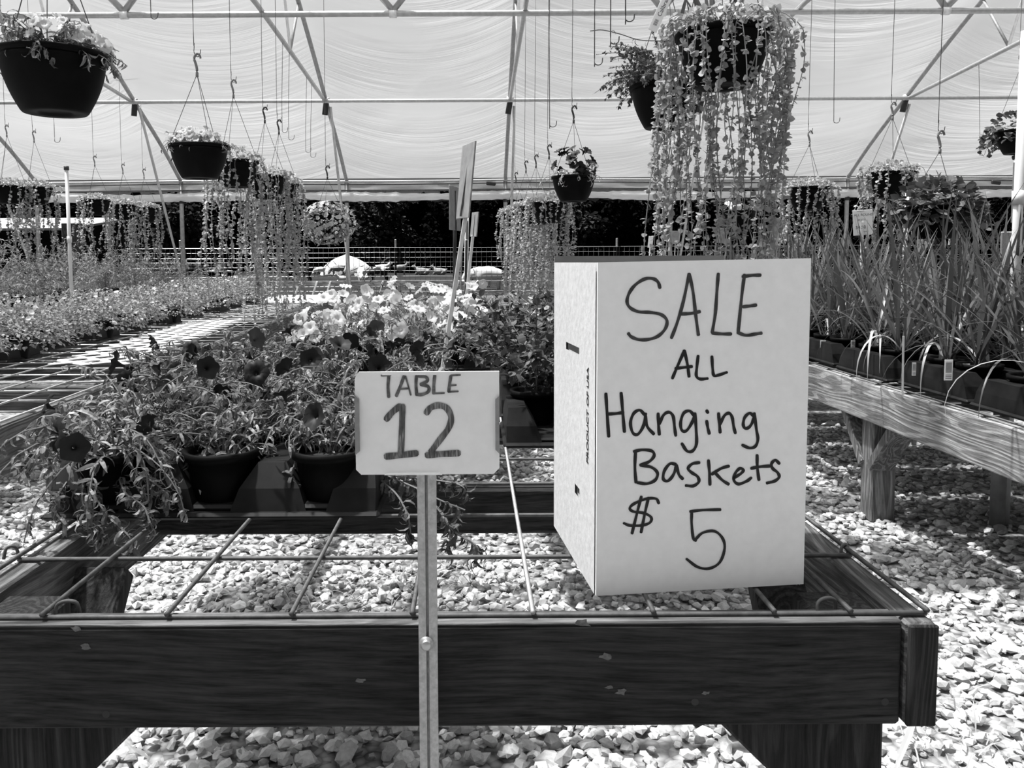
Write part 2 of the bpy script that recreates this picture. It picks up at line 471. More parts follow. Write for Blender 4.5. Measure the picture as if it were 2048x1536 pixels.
# ------------------------------------------------------------------ setting: ground, film house, pipe frame
ZW = 11.2
fl = MB(); fl.add([[-9, -3.2, 0], [11, -3.2, 0], [11, ZW + .3, 0], [-9, ZW + .3, 0]], [[0, 1, 2, 3]])
floor = tag(fl.build('floor', M_GROUND), 'grey gravel ground under the benches', kind='structure')
gf = MB(); xs = np.linspace(-90, 90, 61); ys = ZW + .3 + np.linspace(0, 1, 40) ** 1.6 * 95
P = np.zeros((40, 61, 3)); P[..., 0] = xs[None]; P[..., 1] = ys[:, None]; P[..., 2] = -.01 + .05 * np.sin(P[..., 0] * .7) * np.sin(P[..., 1] * .5) * np.clip((P[..., 1] - 14) / 10, 0, 1)
pasture = tag(grid(gf, P).build('terrain', M_GRASS, smooth=True), 'grazed pasture outside the open greenhouse side', kind='structure')
gs = MB()
for x0, x1, y0, y1 in ((-60, -9, -20, ZW + .3), (11, 60, -20, ZW + .3), (-9, 11, -20, -3.2)):
    gs.add([[x0, y0, -.01], [x1, y0, -.01], [x1, y1, -.01], [x0, y1, -.01]], [[0, 1, 2, 3]])
tag(gs.build('terrain', M_GRASS), 'grass around the greenhouse', kind='structure')

HX = [-8.1, -5.93, -3.97, -1.73, 0.42, 2.66, 5.05, 7.35, 9.6]
YR = 4.45
half = [(ZW, 2.08), (10.55, 2.46), (9.75, 2.86), (8.9, 3.28), (8.0, 3.68), (7.0, 4.07), (6.0, 4.42), (5.2, 4.64), (YR, 4.72)]
prof = half + [(2 * YR - y, z) for y, z in half[:-1][::-1]]
pr = smooth_path([(y, z) for y, z in prof], 5)
HOOPR = .024
def hoop_pt(i, X): return [(X, y, z) for y, z in pr]
# film: one sheet over the hoops, sagging inward between them
dp = np.gradient(pr, axis=0); dp /= np.linalg.norm(dp, axis=1)[:, None]
nin = np.stack([-dp[:, 1], dp[:, 0]], -1); nin *= np.where((nin[:, 1] > 0), 1, 1)[:, None]
if nin[len(pr) // 2, 1] > 0: nin = -nin
arc = np.concatenate([[0], np.cumsum(np.linalg.norm(np.diff(pr, axis=0), axis=1))])
cols = []; us = []
for b in range(len(HX) - 1):
    for k in range(12):
        t = k / 12; cols.append(HX[b] + (HX[b + 1] - HX[b]) * t); us.append(b + t)
cols.append(HX[-1]); us.append(len(HX) - 1)
cols = np.array(cols); us = np.array(us)
fr = us - np.floor(us); sag = .05 * (4 * fr * (1 - fr))
P = np.zeros((len(pr), len(cols), 3))
P[..., 0] = cols[None]
edge = np.sin(np.clip(arc / arc[-1], 0, 1) * PI)
off = -HOOPR * 1.3 + sag[None] * np.minimum(1, 3 * edge)[:, None]
P[..., 1] = pr[:, 0:1] + nin[:, 0:1] * off
P[..., 2] = pr[:, 1:2] + nin[:, 1:2] * off
me = grid(MB(), P).mesh('ceiling', M_FILM, True)
uvl = me.uv_layers.new(name='UVMap'); vi = np.zeros(len(me.loops), np.int32); me.loops.foreach_get('vertex_index', vi)
UV = np.stack([np.repeat(us[None], len(pr), 0).ravel(), np.repeat(arc[:, None], len(cols), 1).ravel()], -1)
uvl.data.foreach_set('uv', UV[vi].astype(np.float32).ravel())
ceiling = bpy.data.objects.new('ceiling', me); COL.objects.link(ceiling); tag(ceiling, 'white translucent plastic film stretched over the greenhouse hoops', kind='structure')
WL['ceiling'] = (0, 0, 0)
for nm, X in (('wall_left', HX[0] - .03), ('wall_right', HX[-1] + .03)):
    V = [(X, y, z) for y, z in pr] + [(X, -2.3, 0), (X, ZW, 0)]
    tag(MB().add(V, [list(range(len(V)))]).build(nm, M_FILM), 'translucent film end wall of the greenhouse', kind='structure')
# trusses
CH0, CHM = (9.75, 2.84), (6.85, 3.03)
def chord_z(y):
    if y >= YR: return np.interp(y, [YR, CHM[0], CH0[0]], [3.08, CHM[1], CH0[1]])
    return chord_z(2 * YR - y)
def chord_y_at(X, px):
    d = (px - 950) / F
    return X / d
for i, X in enumerate(HX):
    hp = tube(MB(), [(X, y, z) for y, z in pr], HOOPR, 10).build('hoop_pipe', M_PIPE_DULL, ceiling, True)
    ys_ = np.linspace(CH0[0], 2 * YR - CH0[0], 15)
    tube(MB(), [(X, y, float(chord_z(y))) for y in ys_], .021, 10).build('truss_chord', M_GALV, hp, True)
    hz = lambda y: float(np.interp(-y, -pr[:, 0], pr[:, 1]))
    for yb in (7.9, 5.2, 3.7, 1.0):
        for dy, m_ in ((.42, M_PIPE_DULL), (-.42, M_LIFT)):
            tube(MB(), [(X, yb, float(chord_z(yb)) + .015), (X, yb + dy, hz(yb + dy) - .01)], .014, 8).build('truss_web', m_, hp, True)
    for (yy, zz) in (CH0,):
        b = MB(); tube(b, [(X - .02, yy + .02, zz - .14), (X, yy, zz - .02), (X + .01, yy - .02, zz + .05)], .034, 8)
        b.build('tape_wrap', M_BAND, hp, True)
        tube(MB(), [(X - .035, yy - .03, zz + .02), (X + .035, yy - .03, zz + .02)], .034, 10).build('pipe_clamp', M_LIFT, hp, True)
    for ysgn in (1, -1):
        yw = ZW if ysgn > 0 else 2 * YR - ZW
        tube(MB(), [(X, yw, 2.08), (X, yw, 1.5), (X, yw, 0.0)], .028, 10).build('side_post', M_PIPE_DULL, hp, True)
        tube(MB(), [(X, yw, 1.86), (X, yw, 1.78)], .034, 10).build('post_tape', M_BAND, hp, True)
        yn = CH0[0] if ysgn > 0 else 2 * YR - CH0[0]
        tube(MB(), [(X + .05, yn, CH0[1] - .05), (X + .05, yw - .06 * ysgn, .55)], .017, 8).build('knee_brace', M_GALV, hp, True)
def purlin(y, z, r=.021, m=M_GALV):
    o = tube(MB(), [(HX[0], y, z), (HX[-1], y, z)], r, 10).build('purlin_pipe', m, ceiling, True); return o
purlin(CH0[0] - .09, CH0[1] + .0); p30 = purlin(CHM[0], CHM[1] - .035, .024); purlin(YR, 4.68); purlin(2 * YR - CH0[0], CH0[1]); purlin(YR, 3.10)
for b in range(len(HX) - 1):       # V struts in the bays, standing on the purlin
    xm = (HX[b] + HX[b + 1]) / 2
    for s in (-1, 1):
        tube(MB(), [(xm, CHM[0], CHM[1] - .01), (xm + s * .95, CHM[0] - .25, 4.05)], .026, 8).build('bay_strut', M_GALV, p30, True)
    tube(MB(), [(xm - .03, CHM[0], CHM[1] - .035), (xm + .03, CHM[0], CHM[1] - .035)], .034, 10).build('strut_clamp', M_LIFT, p30, True)

# back side wall: rails, film strip, rolled-up curtain, hip board
wb = MB()
xs = np.linspace(HX[0], HX[-1], 90); zs = np.linspace(2.08, 1.94, 4)
P = np.zeros((4, 90, 3)); P[..., 0] = xs[None]; P[..., 1] = ZW + .02 + .012 * np.sin(xs * 5)[None] * np.array([0, 1, 1, 0])[:, None]; P[..., 2] = zs[:, None]
wall_back = tag(grid(wb, P).build('wall_back', M_ROLL, smooth=True), 'pale film strip along the eave of the open greenhouse side', kind='structure')
def rail(y, z0, r, m, name, wav=0.0):
    xx = np.linspace(HX[0], HX[-1], 60)
    return tube(MB(), [(x, y, z0 + wav * math.sin(x * 1.3)) for x in xx], r, 8).build(name, m, wall_back, True)
rail(ZW - .02, 2.07, .016, M_WIREP, 'eave_rail', .008); rail(ZW - .02, 2.03, .008, M_WIRE, 'wiggle_wire_channel', .01)
rail(ZW - .02, 1.945, .013, M_WIRE, 'lower_rail', .006)
xx = np.linspace(HX[0], HX[-1], 260); rr = .055 + .012 * np.sin(xx * 3.1) + R.normal(0, .006, 260)
tube(MB(), [(x, ZW, 1.865 + .012 * math.sin(x * 1.7)) for x in xx], rr, 12).build('rolled_curtain', M_ROLL, wall_back, True)
tube(MB(), [(x, ZW + .02, 1.82 + .012 * math.sin(x * 1.7) + a) for x, a in zip(xx, R.normal(0, .007, 260))], .014, 6).build('curtain_edge', M_BAND, wall_back, True)
for px, py in ((982, 367), (1992, 365)):
    p = at(px, py, ZW - .05); cbox(MB(), p, (.13, .03, .055), .012, Euler((0, .1, 0)).to_matrix()).build('tape_patch', M_BAND, wall_back)
xs_ = at(912, 570, ZW).x
for xa, xb, zc_ in ((HX[0], xs_, .685), (xs_, HX[-1], .545)):
    cbox(MB(), ((xa + xb) / 2, ZW + .04, zc_), (xb - xa - .004, .038, .075), .004).build('hip_board', PALEWOOD[0], wall_back)
for px in (593, 628, 655, 760, 912, 1165):
    p = at(px, 566, ZW - .02); beam(MB(), (p.x - .03, ZW + .01, .52), (p.x + .04, ZW + .01, .72), .03, .02).build('board_cleat', M_LIFT, wall_back)
tag(grid(MB(), P * np.array([1, 0, 1]) + np.array([0, 2 * YR - ZW, 0])).build('wall_front', M_ROLL, smooth=True), 'film strip along the eave behind the viewer', kind='structure')

# ------------------------------------------------------------------ gravel stones
phi = (1 + 5 ** .5) / 2
ICO = unit(np.array([[-1, phi, 0], [1, phi, 0], [-1, -phi, 0], [1, -phi, 0], [0, -1, phi], [0, 1, phi], [0, -1, -phi], [0, 1, -phi], [phi, 0, -1], [phi, 0, 1], [-phi, 0, -1], [-phi, 0, 1]], float))
ICF = np.array([[0, 11, 5], [0, 5, 1], [0, 1, 7], [0, 7, 10], [0, 10, 11], [1, 5, 9], [5, 11, 4], [11, 10, 2], [10, 7, 6], [7, 1, 8], [3, 9, 4], [3, 4, 2], [3, 2, 6], [3, 6, 8], [3, 8, 9], [4, 9, 5], [2, 4, 11], [6, 2, 10], [8, 6, 7], [9, 8, 1]])
def stones(mb, n, x0, x1, y0, y1, s0, s1, z0=-.002, z1=.016, cond=None):
    pos = np.stack([R.uniform(x0, x1, n), R.uniform(y0, y1, n), R.uniform(z0, z1, n)], -1)
    if cond is not None: pos = pos[cond(pos)]
    n = len(pos); sz = R.uniform(s0, s1, n) * (1 + .5 * (R.random(n) < .08))
    V = ICO[None] * (1 + R.normal(0, .17, (n, 12, 1)))
    V = V * (np.stack([R.uniform(.8, 1.3, n), R.uniform(.65, 1.0, n), R.uniform(.4, .7, n)], -1)[:, None] * sz[:, None, None])
    a = R.uniform(0, 2 * PI, n); t = R.normal(0, .35, n)
    x = V[..., 0].copy(); z = V[..., 2].copy(); V[..., 0] = x * np.cos(t)[:, None] - z * np.sin(t)[:, None]; V[..., 2] = x * np.sin(t)[:, None] + z * np.cos(t)[:, None]
    x = V[..., 0].copy(); y = V[..., 1].copy(); V[..., 0] = x * np.cos(a)[:, None] - y * np.sin(a)[:, None]; V[..., 1] = x * np.sin(a)[:, None] + y * np.cos(a)[:, None]
    V = V + pos[:, None]
    mb.add(V.reshape(-1, 3), (ICF[None] + (np.arange(n) * 12)[:, None, None]).reshape(-1, 3))
    return mb
gm = MB()
stones(gm, 11500, -1.3, 2.6, .95, 2.6, .009, .017)
stones(gm, 11000, -2.2, 3.2, 2.6, 4.6, .010, .018)
stones(gm, 7000, -2.4, 2.2, 4.6, 8.5, .012, .020)
stuff(tag(gm.build('loose_gravel', M_STONE, floor)))
smesh = []
for k in range(8):
    m_ = MB(); stones(m_, 1, 0, 0, 0, 0, .019, .022, 0, 0); smesh.append(m_.mesh('gravel_stone', M_STONE))
cnt = 0
while cnt < 290:
    x = R.uniform(-.75, 1.6); y = R.uniform(1.25, 2.0) if x < .66 else R.uniform(1.2, 2.3)
    inst('gravel_stone', smesh[cnt % 8], floor, (x, y, .014), Euler((R.normal(0, .25), R.normal(0, .25), R.uniform(0, 6.3))).to_quaternion(), R.uniform(.75, 1.15)); cnt += 1

# ------------------------------------------------------------------ benches
ZT = .525
def bench(label, X0, X1, Y0, Y1, wy, wx, wz, xw, joists, legs, braces=True, dx=0.0, pipe_leg=None, cross=.203, front_m=None, bow=0.0, thick=.0042):
    """bench of boards on edge with a welded wire mesh top; dx shears the row sideways with depth"""
    t = thing('bench', label, 'bench', ((X0 + X1) / 2, Y0, 0), 0, None)
    sx = lambda y: dx * (y - Y0)
    H, T = .140, .038
    if front_m: H = HF
    zc = ZT - H / 2
    beam(MB(), (X0 + T / 2 + sx(Y0), Y0, zc), (X0 + T / 2 + sx(Y1), Y1, zc), T, H, .004).build('side_board', wy[0], t)
    beam(MB(), (X1 - T / 2 + sx(Y0), Y0, zc), (X1 - T / 2 + sx(Y1), Y1, zc), T, H, .004).build('side_board', wy[1], t)
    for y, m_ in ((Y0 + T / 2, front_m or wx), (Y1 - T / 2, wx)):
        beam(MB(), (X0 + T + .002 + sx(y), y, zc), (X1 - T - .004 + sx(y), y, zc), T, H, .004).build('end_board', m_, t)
    for y in joists:
        beam(MB(), (X0 + T + sx(y), y, ZT - .048), (X1 - T + sx(y), y, ZT - .048), T, .089, .004).build('joist', wx, t)
    for (lx, ly) in legs:
        cbox(MB(), (lx + sx(ly), ly, (ZT - .012) / 2), (.089, .089, ZT - .012), .005).build('leg', wz, t)
        if braces:
            sgn = 1 if lx < (X0 + X1) / 2 else -1
            beam(MB(), (lx + sgn * .0 + sx(ly), ly - .022, ZT - .235), (lx + sgn * .155 + sx(ly), ly - .022, ZT - .08), .12, .038, .004, up=(0, 1, 0)).build('brace', wz, t)
            for s2 in ((1,) if ly < Y0 + .3 else ((-1,) if ly > Y1 - .3 else (1, -1))):
                bx = lx - sgn * .01
                beam(MB(), (bx + sx(ly), ly + s2 * .03, ZT - .32), (bx + sx(ly), ly + s2 * .26, ZT - .06), .089, .038, .004).build('brace', wz, t)
    for (lx, ly) in (pipe_leg or ()):
        tube(MB(), [(lx, ly, 0), (lx, ly, ZT - .02)], .025, 12).build('pipe_leg', M_PIPE_DULL, t, True)
    zt = ZT + thick
    y = Y0 + T / 2; 
    while y < Y1:
        b = MB(); n = 7
        tube(b, [(X0 + .004 + (X1 - X0 - .008) * k / (n - 1) + sx(y), y, zt + .0 * bow) for k in range(n)], thick * .8, 6).build('mesh_wire', M_WIREP if ((y > Y0 + 1.2 and X0 < 1) or dx) else M_WIRE, t, True); y += cross
    for x in xw:
        tube(MB(), [(x + sx(Y0), Y0 + .012, zt + thick * 1.5), (x + sx((Y0 + Y1) / 2), (Y0 + Y1) / 2, zt + thick * 1.5), (x + sx(Y1), Y1 - .01, zt + thick * 1.5)], thick * .8, 6).build('mesh_wire', M_WIREP if abs(x - .07) < .01 or dx or (Y0 > 1.1 and X0 < 1) else M_WIRE, t, True)
    return t

XL, XR = -.690, .566
xw12 = [XL + .006, -.54, -.385, -.23, -.08, .07, .22, .37, .465, XR - .006]
Y0 = .978
HF = ZT - at(1400, 1453, Y0).z
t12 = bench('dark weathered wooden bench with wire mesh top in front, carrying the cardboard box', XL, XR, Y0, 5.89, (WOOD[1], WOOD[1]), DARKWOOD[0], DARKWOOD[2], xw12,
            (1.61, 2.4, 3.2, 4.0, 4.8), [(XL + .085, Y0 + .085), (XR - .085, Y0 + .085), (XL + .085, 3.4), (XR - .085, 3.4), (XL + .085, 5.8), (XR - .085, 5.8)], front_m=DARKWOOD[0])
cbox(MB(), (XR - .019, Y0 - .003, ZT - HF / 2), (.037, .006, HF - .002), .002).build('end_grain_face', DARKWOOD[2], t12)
cbox(MB(), ((XL + XR) / 2, Y0 + .019, ZT + .0005), (XR - XL - .085, .0365, .003), .001).build('painted_lit_edge', WOOD[0], t12)  # paler wood strip: sunlight on the dark board's top edge put into colour
# fence staples that hold the wire down
for px, py in ((133, 1222), (1652, 1216), (22, 1108), (1689, 1104), (868, 962)):
    p = onz(px, py, ZT + .004)
    if py > 1200: pts = [(p.x - .012, p.y - .004, ZT - .002), (p.x - .011, p.y - .002, ZT + .012), (p.x, p.y, ZT + .017), (p.x + .012, p.y + .003, ZT + .013), (p.x + .014, p.y + .005, ZT - .002)]
    else: pts = [(p.x - .008, p.y - .006, ZT - .002), (p.x - .006, p.y - .003, ZT + .012), (p.x, p.y, ZT + .016), (p.x + .006, p.y + .004, ZT + .012), (p.x + .008, p.y + .006, ZT - .002)]
    tube(MB(), smooth_path(pts, 4), .0025, 6).build('staple', M_WIRE, t12, True)
for (px, py) in ((1390, 1404), (212, 1429), (1770, 1404)):     # nail holes
    p = at(px, py, Y0 - .0006); disc(MB(), (0, 0, 0), .0048, 10).xf(Matrix.Translation(p) @ Matrix.Rotation(PI / 2, 4, 'X')).build('nail_hole', M_BAND, t12)
M_LICHEN = plain('lichen', .13, .95, 0, .3, 200, .3)
for (px, py, rr_) in ((722, 1361, .005), (1243, 1384, .006), (1218, 1374, .004), (1210, 1313, .006), (171, 1293, .005), (1412, 1386, .004), (1166, 1247, .008), (152, 1257, .005)):
    p = at(px, py, Y0 - .0008); a_ = np.arange(11) * 2 * PI / 11; q_ = rr_ * R.uniform(.5, 1.25, 11)
    V = [(p.x, p.y - .0006, p.z)] + [(p.x + 1.3 * r_ * math.cos(t_), p.y, p.z + .75 * r_ * math.sin(t_)) for r_, t_ in zip(q_, a_)]
    MB().add(V, [[0, 1 + k, 1 + (k + 1) % 11] for k in range(11)]).build('lichen_patch', M_LICHEN, t12)
t12b = bench('wooden wire mesh bench behind the front bench, its far part empty', XL, XR, 5.94, 10.8, (WOOD[1], WOOD[1]), WOOD[0], WOOD[2], xw12, (6.8, 7.7, 8.6, 9.5),
             [(XL + .085, 6.05), (XR - .085, 6.05), (XL + .085, 10.7), (XR - .085, 10.7)], cross=.203)
XB = 1.42
rb = bench('silvery wooden bench on the right with trays of sword-leaved plants', XB, XB + 1.26, 1.25, 6.1, (PALEWOOD[1], WOOD[1]), WOOD[0], PALEWOOD[2], [XB + .01 + .152 * k for k in range(9)],
           (2.1, 2.9, 3.7, 4.5, 5.3), [(XB + .085, 1.4), (XB + .085, 3.02), (XB + 1.17, 3.02), (XB + .085, 5.6), (XB + 1.17, 5.6)], pipe_leg=[(XB + .46, 2.9)])
rb2 = bench('far wooden bench on the right behind the sword-leaved plants', XB, XB + 1.26, 6.15, 10.8, (PALEWOOD[1], WOOD[1]), WOOD[0], WOOD[2], [XB + .01 + .152 * k for k in range(9)],
            (7.2, 8.4, 9.6), [(XB + .085, 6.3), (XB + .085, 10.6), (XB + 1.17, 10.6)])
LD = -.0525
lx0 = lambda y: -1.305 + LD * (y - 2.25)
lb = bench('wooden wire mesh bench on the left with a white lattice strip', lx0(1.4) - 1.26, lx0(1.4), 1.4, 6.28, (WOOD[1], WOOD[1]), WOOD[0], WOOD[2], [lx0(1.4) - .01 - .152 * k for k in range(9)],
           (2.2, 3.0, 3.8, 4.6, 5.4), [(lx0(1.4) - .085, 3.4), (lx0(1.4) - .085, 6.1), (lx0(1.4) - 1.17, 6.1)], dx=LD)
lb2 = bench('far wooden bench on the left with white lattice panels at its end', lx0(6.33) - 1.26, lx0(6.33), 6.33, 10.95, (WOOD[1], WOOD[1]), WOOD[0], WOOD[2], [lx0(6.33) - .01 - .152 * k for k in range(9)],
            (7.2, 8.2, 9.2, 10.1), [(lx0(6.33) - .085, 6.5), (lx0(6.33) - .085, 10.8), (lx0(6.33) - 1.17, 10.8)], dx=LD)
lb3 = bench('wooden bench at far left under the tall feathery plants', -4.75, -3.45, 4.4, 10.6, (WOOD[1], WOOD[1]), WOOD[0], WOOD[2], [-4.7 + .152 * k for k in range(9)],
            (5.5, 7, 8.5), [(-3.55, 4.6), (-3.55, 7.5), (-3.55, 10.4), (-4.65, 10.4)], braces=False, cross=.406)

# white lattice lying on the left benches: crossing slats, each slat a part
def lattice(label, a, b, wdt, step, sl, group=None):
    a = Vector(a); b = Vector(b); L = (b - a).length; d = (b - a).normalized(); s = Vector((d.y, -d.x, 0))
    t = thing('lattice_panel', label, 'lattice', a)
    z = ZT + .0165
    k = -wdt
    n = 0
    while k < L:
        for sg in (1, -1):
            p0 = (k, -wdt / 2 if sg > 0 else wdt / 2); p1 = (k + wdt, wdt / 2 if sg > 0 else -wdt / 2)
            q = []
            for (u, w) in (p0, p1): q.append([u, w])
            # clip to 0..L
            (u0, w0), (u1, w1) = q
            if u0 < 0: w0 += (w1 - w0) * (0 - u0) / (u1 - u0); u0 = 0
            if u1 > L: w1 = w0 + (w1 - w0) * (L - u0) / (u1 - u0); u1 = L
            if u1 - u0 > .02:
                A = a + d * u0 + s * w0; B = a + d * u1 + s * w1
                A.z = B.z = z + (.004 if sg > 0 else 0)
                beam(MB(), A, B, sl, .004, .001).build('slat', M_LATT, t); n += 1
        k += step
    return t
p0 = onz(285, 742, ZT); p1 = onz(480, 645, ZT)
lattice('strip of white plastic lattice lying on the left bench', (onz(178, 737, ZT)), (onz(440, 645, ZT)), .36, .17, .038)
pe = onz(600, 588, ZT)
lattice('white plastic lattice panel at the far end of the left bench', (lx0(9.0) - .45, 8.75, ZT), (lx0(10.8) - .45, 10.9, ZT), .80, .17, .045)

# ------------------------------------------------------------------ flowers and pots
def flower_mesh(name, m_, n=20, lob=5, cup=.35, ruff=.06):
    mb = MB(); rings = [(.05, -.75), (.13, -.42), (.24, -.18), (.62, -.02), (.98, cup * .2)]
    V = []
    for (r, z) in rings:
        for k in range(n):
            th = 2 * PI * k / n
            rr = r * (1 + (.10 * math.cos(lob * th) if r > .5 else 0)); zz = z + (ruff * math.cos(lob * 2 * th + r * 3) if r > .5 else 0)
            V.append([rr * math.cos(th), rr * math.sin(th), zz])
    f = [[i * n + k, i * n + (k + 1) % n, (i + 1) * n + (k + 1) % n, (i + 1) * n + k] for i in range(len(rings) - 1) for k in range(n)]
    return mb.add(V, f).mesh(name, m_, True)
FL_W = [flower_mesh('flower', M_WHITE, 20, 5, .5, .09), flower_mesh('flower', M_WHITE, 20, 5, -.6, .12)]
FL_D = [flower_mesh('flower', M_DARKF, 20, 5, .4, .08), flower_mesh('flower', M_DARKF, 20, 5, -.9, .12)]
FL_M = [flower_mesh('flower', M_MIDF, 20, 5, .4, .08)]
FL_P = [flower_mesh('flower', M_PALE, 10, 5, .4, .06)]
def put_flower(par, meshes, loc, nrm, r):
    q = Vector(nrm).to_track_quat('Z', 'Y')
    return inst('flower', meshes[int(R.integers(len(meshes)))], par, loc, q, r)
def pot_mesh(rt, h, taper=.68, rim=.014, m_=None, n=32):
    rb_ = rt * taper; mb = MB()
    lathe(mb, [(.0, 0.004), (rb_ * .55, .004), (rb_ * .6, 0), (rb_ * .96, 0), (rb_, .006), ((rb_ + rt) / 2 * 1.02, h * .5), (rt - .004, h - rim), (rt + .004, h - rim), (rt + .005, h), (rt - .003, h), (rt - .006, h - .004), (rt - .012, h * .6), (rt * .5, h * .55), (0, h * .55)], n)
    return mb.mesh('pot', m_ or M_BLACK, True)
POT5 = pot_mesh(.062, .105)
SOIL5 = disc(MB(), (0, 0, .090), .058, 18, .008).mesh('soil', M_SOIL, True)
POT8 = pot_mesh(.085, .125, .7)
SOIL8 = disc(MB(), (0, 0, .108), .08, 18, .01).mesh('soil', M_SOIL, True)

def stem_plant(fo, st, c, n, Lr, az=None, droop=1.0, leafL=(.035, .06), per=13, up=.8, tpl=(LANCE, LANCE2), r=.0018):
    """arching stems with leaves along them; returns the tips and their directions"""
    tips = []
    for k in range(n):
        a = R.uniform(0, 2 * PI) if az is None else R.uniform(*az)
        L = R.uniform(*Lr); m = 8
        pt = np.array(c, float) + np.array([math.cos(a), math.sin(a), 0]) * R.uniform(0, .03)
        el = R.uniform(.35, 1.0) * up * PI / 2; pts = [pt]
        for j in range(m):
            d = np.array([math.cos(a) * math.cos(el), math.sin(a) * math.cos(el), math.sin(el)])
            pt = pt + d * L / m; pts.append(pt); el -= droop * R.uniform(.12, .32); a += R.normal(0, .12)
        P = np.array(pts)
        if st is not None: tube(st, P, np.linspace(r, r * .6, len(P)), 4, False)
        ts = np.sort(R.uniform(.12, 1, per)) * m
        i = np.minimum(ts.astype(int), m - 1); f = (ts - i)[:, None]
        pos = P[i] * (1 - f) + P[i + 1] * f; dr = unit(P[i + 1] - P[i])
        side = unit(R.normal(0, 1, (per, 3)) + np.array([0, 0, .25]))
        dirs = unit(dr * .55 + side)
        h = per // 2
        scatter(fo, tpl[0], pos[:h], dirs[:h], R.uniform(*leafL, h)); scatter(fo, tpl[1], pos[h:], dirs[h:], R.uniform(*leafL, per - h))
        tips.append((P[-1], unit(P[-1] - P[-2])))
    return tips

def tray(label, c, sx, sy, nx, ny, rot=0.0, group=None):
    """moulded carry tray: lip, tapered humps between the pot seats"""
    t = thing('plant_tray', label, 'tray', c, rot, group)
    b = MB(); cbox(b, (0, 0, .006), (sx, sy, .012), .005); cbox(b, (0, 0, .016), (sx - .03, sy - .03, .012), .005)
    b.build('tray_base', M_BLACKD, t, rel=False)
    px, py = sx / nx, sy / ny
    for i in range(nx + 1):
        h = MB(); x = -sx / 2 + px * i
        wb_ = px * .34 if 0 < i < nx else px * .30
        x = min(max(x, -sx / 2 + .035), sx / 2 - .035)
        wt = wb_ * .55; yb = sy / 2 - .012; yt = sy / 2 - .05; z0, z1 = .012, .088
        V = [[x - wb_, -yb, z0], [x + wb_, -yb, z0], [x + wb_, yb, z0], [x - wb_, yb, z0], [x - wb_ * .8, -yb + .012, z1 * .55], [x + wb_ * .8, -yb + .012, z1 * .55], [x + wb_ * .8, yb - .012, z1 * .55], [x - wb_ * .8, yb - .012, z1 * .55],
             [x - wt * .7, -yt, z1], [x + wt * .7, -yt, z1], [x + wt * .7, yt, z1], [x - wt * .7, yt, z1]]
        V = np.array(V); V[:, 0] = np.clip(V[:, 0], -sx / 2 + .008, sx / 2 - .008)
        f = []
        for l in (0, 4):
            for q in range(4): f.append([l + q, l + (q + 1) % 4, l + 4 + (q + 1) % 4, l + 4 + q])
        f.append([8, 9, 10, 11]); h.add(V, f).build('tray_hump', M_BLACKD, t, rel=False)
    return t
ORD = 'first second third fourth fifth sixth seventh eighth ninth tenth eleventh twelfth thirteenth fourteenth fifteenth sixteenth seventeenth eighteenth nineteenth twentieth'.split()
COLN = ['left', 'middle', 'right']

# dark petunias, front left of the front bench: 3 trays x (3 x 2) pots
SX, SY = .575, .27
def petunia(x, y, label, nst, Lr, dark, seedaz=None, up=.85, droop=1.0, fr=(.020, .030), leafL=(.032, .058), group='dark petunias on the front bench', per=14, z=ZT + .012):
    t = thing('potted_petunia', label, 'plant', (x, y, z), 0, group)
    inst('pot', POT5, t); inst('soil', SOIL5, t)
    fo, st = MB(), MB()
    tips = stem_plant(fo, st, (0, 0, .09), nst, Lr, seedaz, droop, leafL, per, up)
    tips = [q for q in tips if q[0][2] > .12] + [((p_ * [.6, .6, 1]) + [0, .02, .05], d_) for p_, d_ in tips[:3]]
    stuff(fo.build('foliage', M_PETL, t, rel=False)); st.build('stems', M_STEM, t, rel=False)
    for (p, d) in tips:
        if R.random() < dark:
            n = unit(d * .3 + np.array([R.normal(0, .7), R.normal(0, .6), .45]))
            rr = R.uniform(*fr)
            put_flower(t, FL_D if R.random() < .8 else FL_M, p + n * rr * .6, n, rr)
    return t
rows = [(1.50, -.452), (1.79, -.440), (2.08, -.425)]
for ri, (ty, tx) in enumerate(rows):
    tray('black plastic tray of dark petunias, ' + ['nearest the front edge', 'second from the front edge', 'third from the front edge', 'fourth from the front edge'][ri], (tx, ty, ZT + .009), SX, SY, 3, 2)
    for ci in range(3):
        for rj in range(2):
            x = tx + (ci - 1) * .192; y = ty + (rj - .5) * .125
            lab = f'dark-flowered potted petunia, {COLN[ci]} pot, {"near" if rj == 0 else "far"} row, {ORD[ri]} tray from the front'
            big = ri > 0 or rj > 0
            if ri == 0 and rj == 0 and ci == 0:
                petunia(x, y, lab, 38, (.12, .27), .25, None, .8, 1.25, per=32, leafL=(.018, .038))
            elif ri == 0 and rj == 0:
                petunia(x, y, lab, 14, (.07, .16), 0, (.1, PI - .1), 1.0, .9, per=22, leafL=(.018, .034))
            else:
                petunia(x, y, lab, (22, 26, 34)[ri], ((.13, .26), (.14, .28), (.16, .32))[ri], .28 if ri > 0 else .18, None, .95, 1.0, per=30, leafL=(.020, .040))
